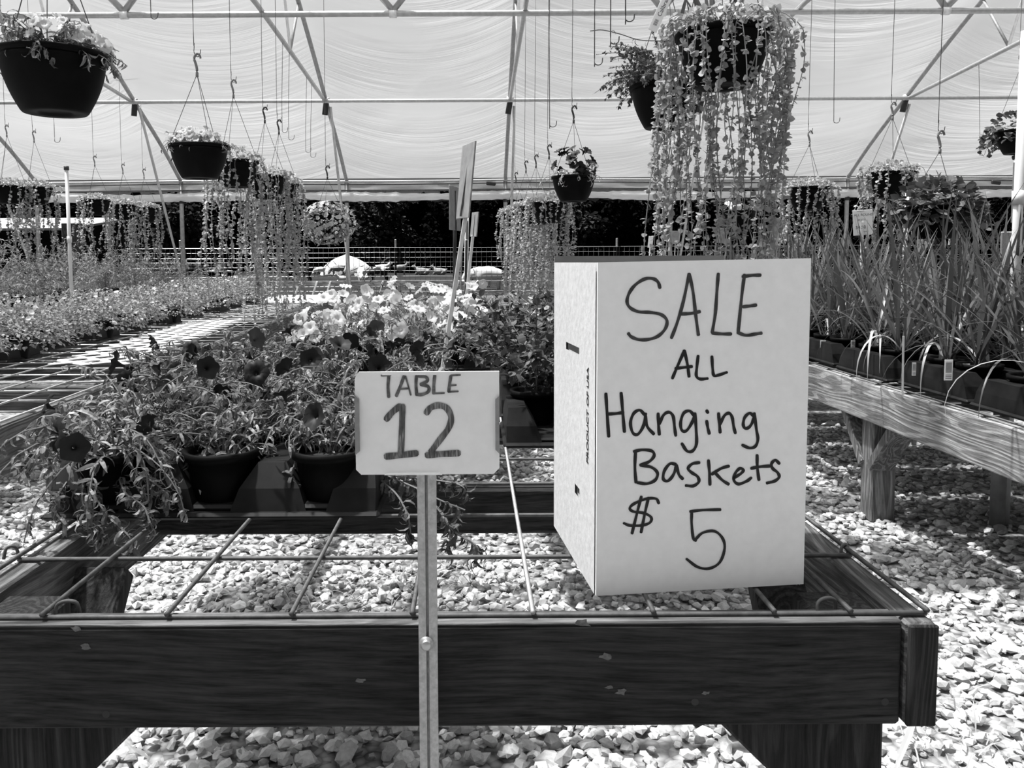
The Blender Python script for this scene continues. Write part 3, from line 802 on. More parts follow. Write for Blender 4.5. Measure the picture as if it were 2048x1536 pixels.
# trailing spill-over at the front left and wilted stems by the sign post
def trailing(label, pts_list, leafL, name='trailing_petunia', m_=M_PETL, dens=26, fl=None):
    t = thing(name, label, 'plant', pts_list[0][0]); fo, st = MB(), MB()
    for pts in pts_list:
        P = smooth_path(pts, 6); tube(st, P, .0016, 5)
        i = R.integers(0, len(P) - 1, dens); d = unit(P[i + 1] - P[i] + 1e-6)
        scatter(fo, LANCE2, P[i], unit(d * .5 + R.normal(0, .7, (dens, 3))), R.uniform(*leafL, dens))
    stuff(fo.build('foliage', m_, t)); st.build('stems', M_STEM, t); return t
def px3(l, Y): return [tuple(at(x, y, yy)) for (x, y), yy in zip(l, Y)]
trailing('leafy petunia shoots spilling over the front left tray corner', [
    px3([(200, 930), (190, 985), (215, 1030), (260, 1075), (262, 1105)], [1.45, 1.36, 1.33, 1.30, 1.30]),
    px3([(230, 930), (250, 985), (285, 1010), (300, 1045), (305, 1060)], [1.44, 1.35, 1.32, 1.30, 1.30]),
    px3([(150, 940), (120, 985), (110, 1020), (130, 1050)], [1.45, 1.36, 1.33, 1.31]),
    px3([(170, 930), (165, 1000), (185, 1050), (205, 1085)], [1.44, 1.35, 1.32, 1.31]),
    px3([(240, 920), (300, 960), (330, 985), (335, 1010)], [1.44, 1.37, 1.34, 1.33]),
    px3([(130, 920), (80, 900), (50, 920), (45, 945)], [1.5, 1.45, 1.42, 1.42])], (.018, .036), dens=110)
trailing('wilted petunia stems drooping beside the sign post', [
    px3([(745, 950), (790, 985), (815, 1030), (822, 1075)], [1.50, 1.42, 1.38, 1.38]),
    px3([(760, 945), (830, 975), (880, 1000), (930, 1020)], [1.50, 1.42, 1.38, 1.38]),
    px3([(780, 950), (860, 1000), (905, 1060), (955, 1095), (948, 1130)], [1.50, 1.42, 1.38, 1.36, 1.36]),
    px3([(780, 950), (870, 960), (920, 970), (935, 990)], [1.50, 1.44, 1.40, 1.40]),
    px3([(800, 950), (880, 1020), (900, 1070), (890, 1105)], [1.50, 1.44, 1.40, 1.38])], (.022, .042), m_=M_PETD, dens=38)
p = at(693, 818, 1.75)
cbox(MB(), (0, 0, 0), (.016, .001, .05), .0004, Euler((.2, .1, .1)).to_matrix()).xf(Matrix.Translation(p)).build('plant_tag', M_TAGW)
tag(bpy.data.objects['plant_tag'], 'white plant tag standing among dark petunias left of the table sign', 'tag')

# white petunias in the middle
k = 0
for ri, (ty, tx) in enumerate(((3.42, -.345), (3.80, -.335), (4.22, -.31))):
    tray(f'black plastic tray of white petunias, {ORD[ri]} from the front', (tx, ty, ZT + .009), .78, .30, 4, 2)
    for ci in range(4):
        for rj in range(2):
            x = tx + (ci - 1.5) * .195; y = ty + (rj - .5) * .14
            t = thing('potted_petunia', f'white-flowered petunia, {ORD[ci]} pot from the left, {"near" if rj == 0 else "far"} row of the {ORD[ri]} white petunia tray', 'plant', (x, y, ZT + .015), 0, 'white petunias on the front bench')
            inst('pot', POT8, t, scale=.8); inst('soil', SOIL8, t, scale=.8)
            fo, st = MB(), MB()
            stem_plant(fo, st, (0, 0, .09), 12, (.12, .24), None, .7, (.03, .055), 12, 1.0)
            stuff(fo.build('foliage', M_FINE, t, rel=False)); st.build('stems', M_STEM, t, rel=False)
            hh = (.20, .24, .27)[ri] if rj else (.16, .22, .25)[ri]
            for _ in range(12 if ri < 2 else 10):
                P_, D_ = dome(1, .13, .12, hh, .2, .8)
                n = unit(D_[0] + np.array([0, -.35, .25])); put_flower(t, FL_W, P_[0] + np.array([0, 0, .10]), n, R.uniform(.024, .036))
for px, py, Y in ((965, 700, 3.2), (948, 712, 3.15), (735, 686, 3.25)):
    pass
p = at(668, 690, 3.3); o = MB(); cbox(o, p, (.022, .001, .05), .0004); tag(o.build('plant_tag', M_TAGW), 'white pointed plant tag at the left white petunia pot', 'tag')

# leafy lantana right of the petunias
k = 0
LT = [(2.03, .345), (2.40, .345), (2.80, .33), (3.25, .34)]
for ri, (ty, tx) in enumerate(LT):
    tray(f'black plastic tray of leafy lantana behind the box, {ORD[ri]} from the front', (tx, ty, ZT + .009), .56, .28, 3, 2)
    for ci in range(3):
        for rj in range(2):
            if ri == 0 and ci == 0 and rj == 0: continue
            x = tx + (ci - 1) * .19; y = ty + (rj - .5) * .13
            t = thing('potted_lantana', f'leafy potted lantana, {COLN[ci]} pot, {"near" if rj == 0 else "far"} row of the {ORD[ri]} lantana tray', 'plant', (x, y, ZT + .012), 0, 'lantanas on the front bench')
            inst('pot', POT5, t); inst('soil', SOIL5, t)
            fo, st = MB(), MB()
            stem_plant(fo, st, (0, 0, .09), 13, (.15, .29), None, .45, (.018, .036), 26, 1.05, (OVATE, OVATE))
            stuff(fo.build('foliage', M_PETD, t, rel=False)); st.build('stems', M_STEM, t, rel=False)
            if R.random() < .5:
                P_, D_ = dome(1, .08, .08, .24, .7, .95); c0 = P_[0] + np.array([0, 0, .09])
                for _ in range(7): put_flower(t, FL_P, c0 + R.normal(0, .008, 3), unit(D_[0] + R.normal(0, .4, 3) + np.array([0, -.2, .5])), .008)
# greenery at the end of the filled part
for j, (px, py, Y, h) in enumerate(((745, 600, 5.0, .26), (800, 602, 5.1, .22), (850, 604, 5.0, .27), (905, 606, 5.2, .24), (940, 610, 5.0, .18), (700, 612, 5.1, .2))):
    p = onz(px, py, ZT); x = (px - 950) / F * Y
    t = thing('potted_plant', 'feathery green plant behind the white petunias, ' + ['second from the left', 'third from the left', 'fourth from the left', 'fifth from the left', 'rightmost', 'leftmost'][j], 'plant', (x, Y, ZT + .012), 0, 'feathery plants behind the white petunias')
    inst('pot', POT5, t); inst('soil', SOIL5, t); fo, st = MB(), MB()
    stem_plant(fo, st, (0, 0, .09), 16, (h * .6, h * 1.1), None, .4, (.02, .035), 14, 1.05)
    stuff(fo.build('foliage', M_PETD, t, rel=False)); st.build('stems', M_STEM, t, rel=False)

# ------------------------------------------------------------------ left benches: low flowering mounds, tall feathery plants
def mound(x, y, w, h, label, group, m_=M_MOUND, fl=16, n=1300, name='flowering_mound', L=(.013, .026)):
    t = thing(name, label, 'plant', (x, y, ZT + .012), 0, group)
    inst('pot', POT5, t); inst('soil', SOIL5, t)
    fo = MB(); P_, D_ = dome(n, w, w, h, .05, .5); scatter(fo, OVATE, P_ + [0, 0, .08], D_, R.uniform(*L, n))
    stuff(fo.build('foliage', m_, t, rel=False))
    if fl:
        b = MB(); P_, D_ = dome(fl, w, w, h, .2, .97)
        for p, d in zip(P_, D_):
            n_ = unit(d + np.array([0, -.3, .4])); q = np.array(Vector(n_).to_track_quat('Z', 'Y').to_matrix()); r = R.uniform(.010, .016)
            th = np.arange(8) * PI / 4; V = np.stack([r * np.cos(th), r * np.sin(th), .3 * r * np.ones(8)], -1) @ q.T + p + [0, 0, .085]
            b.add(np.concatenate([[p + [0, 0, .085]], V]), [[0, 1 + i, 1 + (i + 1) % 8] for i in range(8)])
        stuff(b.build('blossoms', M_PALE, t, rel=False))
    return t
def bl(u, y): return lx0(y) - u
ri = 0
for ti, (y, far) in enumerate(((3.30, 0), (3.75, 0), (4.25, 0), (4.75, 0), (5.35, 0), (5.95, 0), (6.7, 1), (7.4, 1), (8.1, 1), (8.8, 1))):
    tray(f'black plastic tray of low flowering mounds on the left bench, {ORD[ti]} from the near end', (bl(.98 - .05 * (ti % 2), y), y, ZT + .009), .50, .30, 2, 1)
    for j, u in enumerate((.80, 1.05)):
        u2 = u - (.08 if ti % 2 else 0) + (.05 if far else 0)
        mound(bl(u2, y), y + (.05 if j else 0), (.235 if not far else .26), (.20 if not far else .22), f'low flowering mound on the left bench, {"right" if j == 0 else "left"} side, {ORD[ti]} from the near end', 'flowering mounds on the left bench', fl=14)
for ti, y in enumerate((5.0, 5.6, 6.2, 6.8, 7.4, 8.0, 8.7, 9.4, 10.1)):
    for j, x in enumerate((-3.6, -3.95, -4.35)):
        t = thing('feathery_plant', f'tall feathery plant at far left, {["right", "middle", "left"][j]} one of the {ORD[ti]} row from the near end', 'plant', (x + R.normal(0, .04), y + R.normal(0, .05), ZT + .01), 0, 'tall feathery plants at far left')
        inst('pot', POT8, t); inst('soil', SOIL8, t); fo, st = MB(), MB()
        stem_plant(fo, st, (0, 0, .1), 26, (.3, .62), None, .35, (.03, .055), 34, 1.1, (NEEDLE, LANCE))
        stuff(fo.build('foliage', M_FINE, t, rel=False)); st.build('stems', M_STEM, t, rel=False)
pyr = thing('plant_tray', 'dusty grey tray hump alone at the left frame edge', 'tray', tuple(onz(15, 690, ZT + .01)))
cb = MB(); V = np.array([[-.09, -.07, 0], [.09, -.07, 0], [.09, .07, 0], [-.09, .07, 0], [-.045, -.03, .05], [.045, -.03, .05], [.045, .03, .05], [-.045, .03, .05]])
cb.add(V, [[0, 1, 5, 4], [1, 2, 6, 5], [2, 3, 7, 6], [3, 0, 4, 7], [4, 5, 6, 7]]).build('tray_hump', M_TAGG, pyr, rel=False)

# ------------------------------------------------------------------ right bench: sword-leaved plants, every blade a part
def blade_mesh(L, wid, tilt, bend, kink=None):
    n = 12; V = []; y = z = 0.0; el = tilt
    for k in range(n + 1):
        t = k / n
        w = wid * (min(1, .55 + 1.5 * t) if t < .3 else (1 - ((t - .3) / .7) ** 2.2)) + .0006
        V += [[-w, y, z + .25 * w], [0, y, z], [w, y, z + .25 * w]]
        el -= bend * (.4 + 1.2 * t) / n
        if kink and abs(t - kink) < .04: el -= 1.0
        y += math.cos(el) * L / n; z += math.sin(el) * L / n
    f = []
    for k in range(n):
        a = 3 * k; f += [[a, a + 1, a + 4, a + 3], [a + 1, a + 2, a + 5, a + 4]]
    return np.array(V), np.array(f)
BL = []
for (L, w, t_, b_, kk) in ((.58, .0105, 1.45, .10, None), (.62, .0105, 1.30, .35, None), (.55, .0095, 1.15, .25, None), (.60, .010, 1.05, .9, None), (.50, .009, 1.35, .2, None), (.48, .007, .95, 1.6, None), (.56, .0095, .85, .35, None), (.52, .006, .75, 2.3, None)):
    V, f = blade_mesh(L, w * .68, t_, b_, kk); BL.append(MB().add(V, f).mesh('blade', M_BLADE, True))
V, f = blade_mesh(.5, .005, .8, 2.6); BLP = MB().add(V, f).mesh('blade', M_BLADEP, True)
def iris(x, y, label, nb, sc, z=ZT + .012, edge=False):
    t = thing('sword_plant', label, 'plant', (x, y, z), 0, 'sword-leaved plants on the right bench')
    inst('pot', POT5, t); inst('soil', SOIL5, t)
    for k in range(nb):
        q = Euler((0, 0, R.uniform(0, 2 * PI))).to_quaternion()
        m_ = BL[int(R.choice(8, p=[.12, .16, .18, .14, .10, .10, .14, .06]))]
        if edge and R.random() < .05: m_ = BLP
        inst('blade', m_, t, (R.normal(0, .012), R.normal(0, .012), .088), q, sc * R.uniform(.7, 1.08))
    return t
RY = [1.78, 2.22, 2.66, 3.10, 3.56, 4.02, 4.5, 5.0, 5.5]
for ti, y in enumerate(RY):
    tray(f'black plastic tray on the right bench, {ORD[ti]} from the near end', (XB + .34 + .012 * (ti % 3), y, ZT + .009), .60, .41, 3, 2)
    tray(f'added black plastic light-blocking tray, far half of the right bench, {ORD[ti]} from the near end', (XB + .955, y, ZT + .009), .58, .41, 3, 2)  # tray row added to block light and darken the gravel below
    for j in range(3):
        for i in range(2):
            x = XB + .15 + j * .195 + .012 * (ti % 3); yy = y + (i - .5) * .17
            iris(x, yy, f'sword-leaved plant on the right bench, {["edge", "second", "third"][j]} column, {ORD[ti * 2 + i]} from the near end', (23, 19, 14)[j], (.92, 1.0, 1.05)[j], edge=j == 0)
for ti, y in enumerate((1.8, 2.2, 2.6, 3.0, 3.5, 4.0, 4.6, 5.2)):
    for j in range(2): iris(XB + .82 + .25 * j, y + .08 * j, f'sword-leaved plant on the right bench, {["fourth", "fifth"][j]} column, {ORD[ti]} from the near end', 16, 1.12)
# paper tags and stakes among them
def small_tag(px, py, Y, w, h, label, m_=M_TAGW, rot=0.0, stake=None, pic=True, tilt=0.0):
    p = at(px, py, Y); t = thing('plant_tag', label, 'tag', p)
    mtx = Euler((0, tilt, rot)).to_matrix()
    cbox(MB(), (0, 0, 0), (w, .0012, h), .0004, mtx).build('tag_card', m_, t, rel=False)
    if pic:
        cbox(MB(), mtx @ Vector((0, -.0012, h * .12)), (w * .72, .0006, h * .5), .0002, mtx).build('tag_picture', M_TAGG, t, rel=False)
        for q in range(3): cbox(MB(), mtx @ Vector((0, -.0012, -h * (.24 + .08 * q))), (w * .7, .0006, h * .025), .0001, mtx).build('tag_line', M_INKG, t, rel=False)
    if stake:
        b = at(stake[0], stake[1], Y); tube(MB(), [(0, .003, 0), tuple(b - p)], .004, 6).build('tag_stake', m_, t, rel=False)
    return t
small_tag(1897, 740, 2.42, .025, .062, 'white plant label with a small picture at a sword plant pot, largest')
small_tag(1828, 738, 2.55, .013, .042, 'narrow plant label left of the largest white one on the right bench')
small_tag(1932, 738, 2.60, .024, .034, 'small plant label right of the largest white one on the right bench')
small_tag(1646, 688, 3.5, .024, .032, 'small plant label nearest the cardboard box on the right bench')
small_tag(1706, 688, 3.4, .018, .03, 'small plant label second from the cardboard box on the right bench')
stk = thing('wood_stake', 'thin pale stake upright among the sword plants', 'stake', tuple(at(1805, 790, 2.5)))
beam(MB(), (0, 0, 0), tuple(at(1807, 672, 2.5) - at(1805, 790, 2.5)), .006, .004, .001, up=(0, 1, 0)).build('stake', M_LIFT, stk, rel=False)

# ------------------------------------------------------------------ hanging baskets
def hang_pot(D, h):
    rt = D / 2; rb_ = rt * .60; mb = MB(); pr_ = [(0, .006), (rb_ * .5, .006), (rb_ * .55, 0), (rb_ * .95, 0)]
    for k in range(9):
        t = k / 8; pr_.append((rb_ + (rt * .93 - rb_) * (1 - (1 - t) ** 1.75), .005 + (h - .021) * t))
    pr_ += [(rt, h - .016), (rt + .002, h - .004), (rt, h), (rt - .006, h), (rt - .012, h - .01), (rt * .6, h * .6), (0, h * .6)]
    return lathe(mb, pr_, 48).mesh('pot', M_BLACK, True)
HP = {}
def hanger(t, D, h, H, hook_m=M_HOOK, hookL=.11, nw=3, a0=.5):
    """three wires from the rim to a moulded hook H above the rim"""
    for k in range(nw):
        a = a0 + 2 * PI * k / nw
        tube(MB(), [(D / 2 * math.cos(a) * .98, D / 2 * math.sin(a) * .98, h), (.004 * math.cos(a), .004 * math.sin(a), h + H)], .0016, 5).build('hanger_wire', M_STRAND, t, rel=False)
    z = h + H; q = hookL
    pts = [(0, 0, z - .005), (0, 0, z + q * .35), (-.006, 0, z + q * .6), (-.012, 0, z + q * .8), (-.004, 0, z + q * .97), (.010, 0, z + q), (.018, 0, z + q * .9), (.020, 0, z + q * .8)]
    hk = tube(MB(), smooth_path(pts, 4), np.linspace(.0075, .005, (len(pts) - 1) * 4 + 1), 7).build('hanger_hook', hook_m, t, True, rel=False)
    return z + q * .93
def strand(n_leaf, L, w, seed_a, R0, tpl=ROUND, ls=(.014, .026), out=.05, wav=.02):
    """one trailing stem hanging from the rim; returns stem and leaf builders"""
    fo, st = MB(), MB(); m = 14
    a = seed_a; d = np.array([math.cos(a), math.sin(a), 0])
    P = [d * R0 * .6 + [0, 0, .02], d * (R0 + out * .6) + [0, 0, .035]]
    ph = R.uniform(0, 6.3, 2)
    for k in range(1, m + 1):
        t = k / m
        P.append(d * (R0 + out * (1 + .5 * math.sin(3 * t + ph[0]))) + np.array([wav * math.sin(5 * t + ph[0]), wav * math.sin(4 * t + ph[1]), .03 - L * t]))
    P = smooth_path(P, 3); tube(st, P, .0016, 4, False)
    ts = np.sort(R.uniform(.05, 1, n_leaf)) * (len(P) - 1.01); i = ts.astype(int); f = (ts - i)[:, None]
    pos = P[i] * (1 - f) + P[i + 1] * f
    dr = unit(R.normal(0, .75, (n_leaf, 3)) + d * .6 + np.array([0, 0, -.05]))
    scatter(fo, tpl, pos, dr, R.uniform(*ls, n_leaf), jit=.6); return fo, st
def join(fo, st):
    for v in st.v: pass
    fo2 = MB(); fo2.v = fo.v + st.v; fo2.f = list(fo.f) + [a + fo.n for a in st.f]; fo2.n = fo.n + st.n; return fo2

def basket(px, py, wpx, D, label, H=None, hook=None, kind='dichondra', hook_m=M_HOOK, a0=.5, **kw):
    """px, py: rim centre in the photo; wpx its width there; D its real width"""
    Y = D * F / wpx; c = at(px, py, Y); h = D * .56
    t = thing('hanging_basket', label, 'hanging basket', (c.x, c.y, c.z - h), 0, 'hanging baskets')
    key = round(D, 3)
    if key not in HP: HP[key] = (hang_pot(D, h), disc(MB(), (0, 0, h - .02), D / 2 - .008, 24, .02).mesh('soil', M_SOIL, True))
    inst('pot', HP[key][0], t); inst('soil', HP[key][1], t)
    if hook:
        zt = at(hook[0], hook[1], Y).z
        H = zt - c.z - .11
    top = hanger(t, D, h, H or .42, hook_m, a0=a0)
    wire = kw.get('wire')
    if wire is not None:
        wx = c.x; zt = c.z - h + top
        wt = thing('wire_hook', 'thin bent wire holding ' + wire, 'wire hook', (wx, c.y, zt), 0, 'wires that hold the baskets')
        up = kw.get('up', 1.6)
        pts = [(.022, 0, .03), (.018, 0, .008), (.008, 0, -.006), (-.004, 0, 0), (-.012, 0, .018), (-.010, 0, .06), (-.012, 0, .2), (-.002, 0, up)]
        tube(MB(), smooth_path(pts, 5), .0021, 5).build('wire', M_WIRE, wt, True, rel=False)
    R0 = D / 2
    if kind == 'dichondra':
        n, L, nl, ls, m_ = kw.get('n', 26), kw.get('L', (.5, .9)), kw.get('nl', 46), kw.get('ls', (.016, .030)), kw.get('m', M_GREY)
        for k in range(n):
            rng = kw.get('az'); a = 2 * PI * k / n + R.normal(0, .12) if rng is None else rng[0] + (rng[1] - rng[0]) * (k + R.random()) / n
            ll = R.uniform(*L); fo, st = strand(max(8, int(nl * ll / L[1])), ll, 0, a, R0, ls=ls, out=kw.get('out', .03) * R.uniform(.3, 1.6))
            o = join(fo, st).xf(Matrix.Translation((0, 0, h))).build('trailing_stem', m_, t, rel=False)
        fo = MB(); q = kw.get('crown', 260); P_, D_ = dome(q, R0 * 1.08, R0 * 1.08, kw.get('ch', .07), .0, .6); scatter(fo, ROUND, P_ + [0, 0, h], D_, R.uniform(*ls, q), jit=.7)
        stuff(fo.build('foliage', m_, t, rel=False))
    elif kind == 'bushy':
        fo, st = MB(), MB(); stem_plant(fo, st, (0, 0, h - .02), kw.get('n', 46), kw.get('L', (.18, .36)), kw.get('az'), kw.get('droop', .9), kw.get('ls', (.014, .026)), kw.get('per', 30), kw.get('upw', .9), (LANCE, OVATE))
        stuff(fo.build('foliage', kw.get('m', M_BUSH), t, rel=False)); st.build('stems', M_STEM, t, rel=False)
    elif kind == 'petunia':
        fo, st = MB(), MB(); tips = stem_plant(fo, st, (0, 0, h - .02), kw.get('n', 26), kw.get('L', (.12, .22)), kw.get('az'), kw.get('droop', .9), (.025, .045), kw.get('per', 12), kw.get('upw', .7))
        stuff(fo.build('foliage', kw.get('m', M_PETL), t, rel=False)); st.build('stems', M_STEM, t, rel=False)
        for _ in range(kw.get('fl', 18)):
            P_, D_ = dome(1, R0 * kw.get('sp', 1.0), R0 * kw.get('sp', 1.0), kw.get('fh', .08), .1, .7)
            put_flower(t, kw.get('fm', FL_W), P_[0] + [0, 0, h + .02], unit(D_[0] + np.array([0, -.3, .3])), R.uniform(*kw.get('fr', (.022, .034))))
    elif kind == 'ball':
        fo = MB(); n = 900; d = unit(R.normal(0, 1, (n, 3))); r = kw.get('r', .28)
        pos = d * r * R.uniform(.55, 1.0, (n, 1)) * [1, 1, .8]; scatter(fo, OVATE, pos + [0, 0, h * .6], unit(d + R.normal(0, .5, (n, 3))), R.uniform(.02, .04, n)); stuff(fo.build('foliage', M_MOUND, t, rel=False))
        for _ in range(190):
            d = unit(R.normal(0, 1, 3) + np.array([0, -.6, .1])); put_flower(t, FL_P if R.random() < .7 else FL_W, d * r * np.array([1, 1, .8]) + [0, 0, h * .6], d, R.uniform(.012, .018))
    elif kind == 'round':
        fo = MB(); n = kw.get('n', 500); P_, D_ = dome(n, R0 * 1.35, R0 * 1.35, .16, -.35, .6); scatter(fo, ROUND, P_ + [0, 0, h - .02], unit(D_ + [0, 0, -.2]), R.uniform(.03, .05, n), jit=.3)
        for k in range(14):
            f2, s2 = strand(16, R.uniform(.1, .3), 0, R.uniform(0, 6.3), R0, ls=(.025, .04), out=.06); fo = join(fo, f2.xf(Matrix.Translation((0, 0, h)))); fo = join(fo, s2.xf(Matrix.Translation((0, 0, h))))
        stuff(fo.build('foliage', kw.get('m', M_BUSH), t, rel=False))
    return t, c, h
D0 = .30
b1, c1, h1 = basket(106, 108, 205, D0, 'large near black basket of pale flowers at top left', H=.40, kind='petunia', fl=60, L=(.10, .22), upw=.85, droop=.9, n=70, per=20, a0=.9, fr=(.015, .024), fm=FL_W, fh=.085, sp=1.1, wire='the large basket at top left')
basket(398, 291, 116, D0, 'black basket of pale flowers left of centre, nearest of its row', hook=(397, 108), kind='petunia', fl=40, L=(.10, .20), n=46, upw=.7, per=16, a0=1.2, wire='the basket of pale flowers left of centre', hook_m=M_HOOKG, fr=(.014, .022))
basket(470, 322, 92, D0, 'black basket with pale flowers and silver trailers behind the nearest of the left row', hook=(455, 160), kind='dichondra', n=24, L=(.3, 1.0), wire='the second basket of the left row', hook_m=M_HOOKG, nl=100, ls=(.015, .026), m=M_GREYF, crown=320, ch=.1)
basket(532, 352, 80, D0, 'third basket of the left row, with long silver trailers', hook=(505, 215), kind='dichondra', n=26, L=(.5, 1.35), wire='the third basket of the left row', nl=130, ls=(.015, .027), m=M_GREYF)
basket(560, 368, 74, D0, 'fourth basket of the left row, its silver trailers touching the bench', hook=(533, 240), kind='dichondra', n=24, L=(.6, 1.40), wire='the fourth basket of the left row', nl=130, ls=(.015, .027), m=M_GREYF)
basket(656, 430, 70, D0, 'rounded basket ball of small pale petunias by a side post', hook=(640, 332), kind='ball', wire='the rounded petunia ball', r=.235)
basket(1147, 353, 88, D0, 'black basket of very dark petunias right of centre', hook=(1142, 212), kind='petunia', fm=FL_D, fl=26, L=(.12, .26), fh=.20, n=30, sp=1.1, m=M_GREYF, wire='the basket of very dark petunias', up=1.5, fr=(.03, .04))
for j, (px, py, w, hk, lab) in enumerate(((1098, 405, 72, (1086, 290), 'nearest'), (1072, 412, 66, (1069, 310), 'second'), (1052, 418, 60, (1055, 322), 'third'), (1032, 424, 54, (1034, 345), 'farthest'))):
    basket(px, py, w, D0, f'basket of silver trailers in the centre row beside the sign stakes, {lab}', hook=hk, kind='dichondra', n=24, L=(.5, .95), wire=f'the {lab} centre basket of silver trailers', nl=90, ls=(.017, .029), m=M_GREYF, up=1.4)
# big trailing basket at upper right
b6, c6, h6 = basket(1447, 66, 186, D0, 'big near black basket with curtains of silver trailing stems at upper right', H=.5, kind='dichondra', n=66, L=(.35, .95), nl=100, ls=(.011, .022), az=(0, 2 * PI), a0=.2, out=.035, crown=420, wire='the big silver trailing basket', m=M_GREY)
gb = MB()
for k in range(16):
    V, f = blade_mesh(R.uniform(.10, .24), .006, R.uniform(.9, 1.5), R.uniform(.1, 1.2)); a = R.uniform(0, 6.3)
    gb.add((np.array(Matrix.Rotation(a, 3, 'Z')) @ V.T).T + [R.normal(-.05, .05), R.normal(0, .05), h6 + .0], f)
gb.build('grass_weed', M_BUSH, b6, rel=False)
b7, c7, h7 = basket(1334, 172, 146, D0, 'black basket with wiry small-leaved bush just behind the big trailing one', H=.40, kind='bushy', n=95, per=42, ls=(.010, .02), L=(.16, .34), az=(1.6, 4.6), droop=.8, wire='the wiry bush basket')
basket(1478, 422, 66, .26, 'small black basket of white flowers hanging behind the big trailing stems', hook=(1458, 330), kind='petunia', fl=14, L=(.08, .14), n=16, wire='the small white-flowered basket')
basket(1617, 375, 80, D0, 'basket of silver trailers left of the angled hoop at right', hook=(1617, 262), kind='dichondra', n=28, L=(.4, .75), wire='the silver basket left of the right hoop', nl=90, ls=(.015, .027), hook_m=M_HOOKG, m=M_GREYF)
basket(1782, 345, 90, D0, 'basket of silver trailers above the paper price sign', hook=(1785, 205), kind='dichondra', n=24, L=(.2, .62), wire='the basket above the paper price sign', nl=70, ls=(.015, .027), hook_m=M_HOOKG, a0=1.0, m=M_GREYF)
basket(1876, 412, 116, D0, 'basket of round dark leaves hanging above the sword plants', hook=(1874, 262), kind='round', wire='the round-leaved basket', hook_m=M_HOOKG, m=M_BUSH)
basket(2036, 262, 80, D0, 'black basket of drooping round leaves at the right frame edge', H=.45, kind='round', n=240, wire='the basket at the right frame edge')
# left group
for (px, py, w, hk, lab) in ((18, 372, 62, (8, 250), 'basket of silver trailers at the left frame edge'), (72, 375, 60, (57, 262), 'basket of silver trailers second from the left frame edge'),
                             (192, 400, 54, (185, 312), 'basket of silver trailers right of the white pipe, first'), (248, 410, 52, (230, 328), 'basket of silver trailers right of the white pipe, second'), (290, 416, 50, (274, 338), 'basket of silver trailers right of the white pipe, third')):
    basket(px, py, w, D0, lab, hook=hk, kind='dichondra', n=18, L=(.4, .95), wire='the ' + lab, nl=80, ls=(.018, .03), hook_m=M_HOOKG, m=M_GREYF)

# the printed plant stake on the big basket: reads a plant name
lab0 = at(1336, -8, c6.y - .22); lab1 = at(1304, 62, c6.y - .22)
ts = thing('plant_tag', 'white printed plant tag with barcode hanging by the big trailing basket', 'tag', lab1)
u = (lab0 - lab1); Lg = u.length; u.normalize(); nv = Vector((0, -1, 0)); s = u.cross(nv).normalized()
mt = Matrix((s, -nv, u)).transposed()
cbox(MB(), u * Lg / 2, (.028, .0012, Lg), .0004, mt).build('tag_card', M_TAGW, ts, rel=False)
for k in range(7):
    cbox(MB(), u * (.018 + .0028 * k) + nv * .0012, (.011, .0005, .0014 if k % 2 else .0008), .0001, mt).build('barcode_bar', M_INK, ts, rel=False)
def text_obj(name, txt, size, m_, par, loc, rot, ext=.0002):
    cu = bpy.data.curves.new(name, 'FONT'); cu.body = txt; cu.size = size; cu.extrude = ext; cu.align_x = 'LEFT'
    o = bpy.data.objects.new(name, cu); COL.objects.link(o)
    dg = bpy.context.evaluated_depsgraph_get(); me_ = bpy.data.meshes.new_from_object(o.evaluated_get(dg)); me_.materials.clear(); me_.materials.append(m_)
    bpy.data.objects.remove(o); o = bpy.data.objects.new(name, me_); COL.objects.link(o)
    o.parent = par; o.location = loc; o.rotation_mode = 'QUATERNION'; o.rotation_quaternion = rot; return o
tm = Matrix((u, -s, nv)).transposed()
tx_ = u; ty_ = nv.cross(u)
text_obj('tag_lettering', 'Calibrachoa', .017, M_INK, ts, u * .046 - ty_ * .006 + nv * .0012, Matrix((tx_, ty_, nv)).transposed().to_quaternion())

# ------------------------------------------------------------------ empty wire hooks on the truss chords
def empty_hook(px, ybot, ci=None, Y=None, ytop=None, lean=0.0, label=''):
    if ci is not None:
        X = HX[ci]; Y = 5.0
        for _ in range(8):
            d = ray(px, 60); Y = X / d.x * d.y
        Y = max(1.6, min(10.9, Y)); ztop = float(chord_z(min(Y, 9.75)))
        p = at(px, ybot, Y); top = (X, Y, ztop + .02)
    else:
        p = at(px, ybot, Y); top = (p.x + .01, Y, 3.05)
    t = thing('wire_hook', label, 'wire hook', p, 0, 'empty wire hooks under the roof')
    r = .011 * Y / 4 + .012; dx = top[0] - p.x; dz = top[2] - p.z
    pts = [(r * 1.5, 0, r * 1.4), (r * 1.35, 0, r * .4), (r * .7, 0, 0), (0, 0, r * .3), (-.002, 0, r * 1.6), (dx * .3 - .004, 0, dz * .4), (dx, 0, dz)]
    tube(MB(), smooth_path(pts, 5), .0024, 5).build('wire', M_WIRE, t, True, rel=False); return t
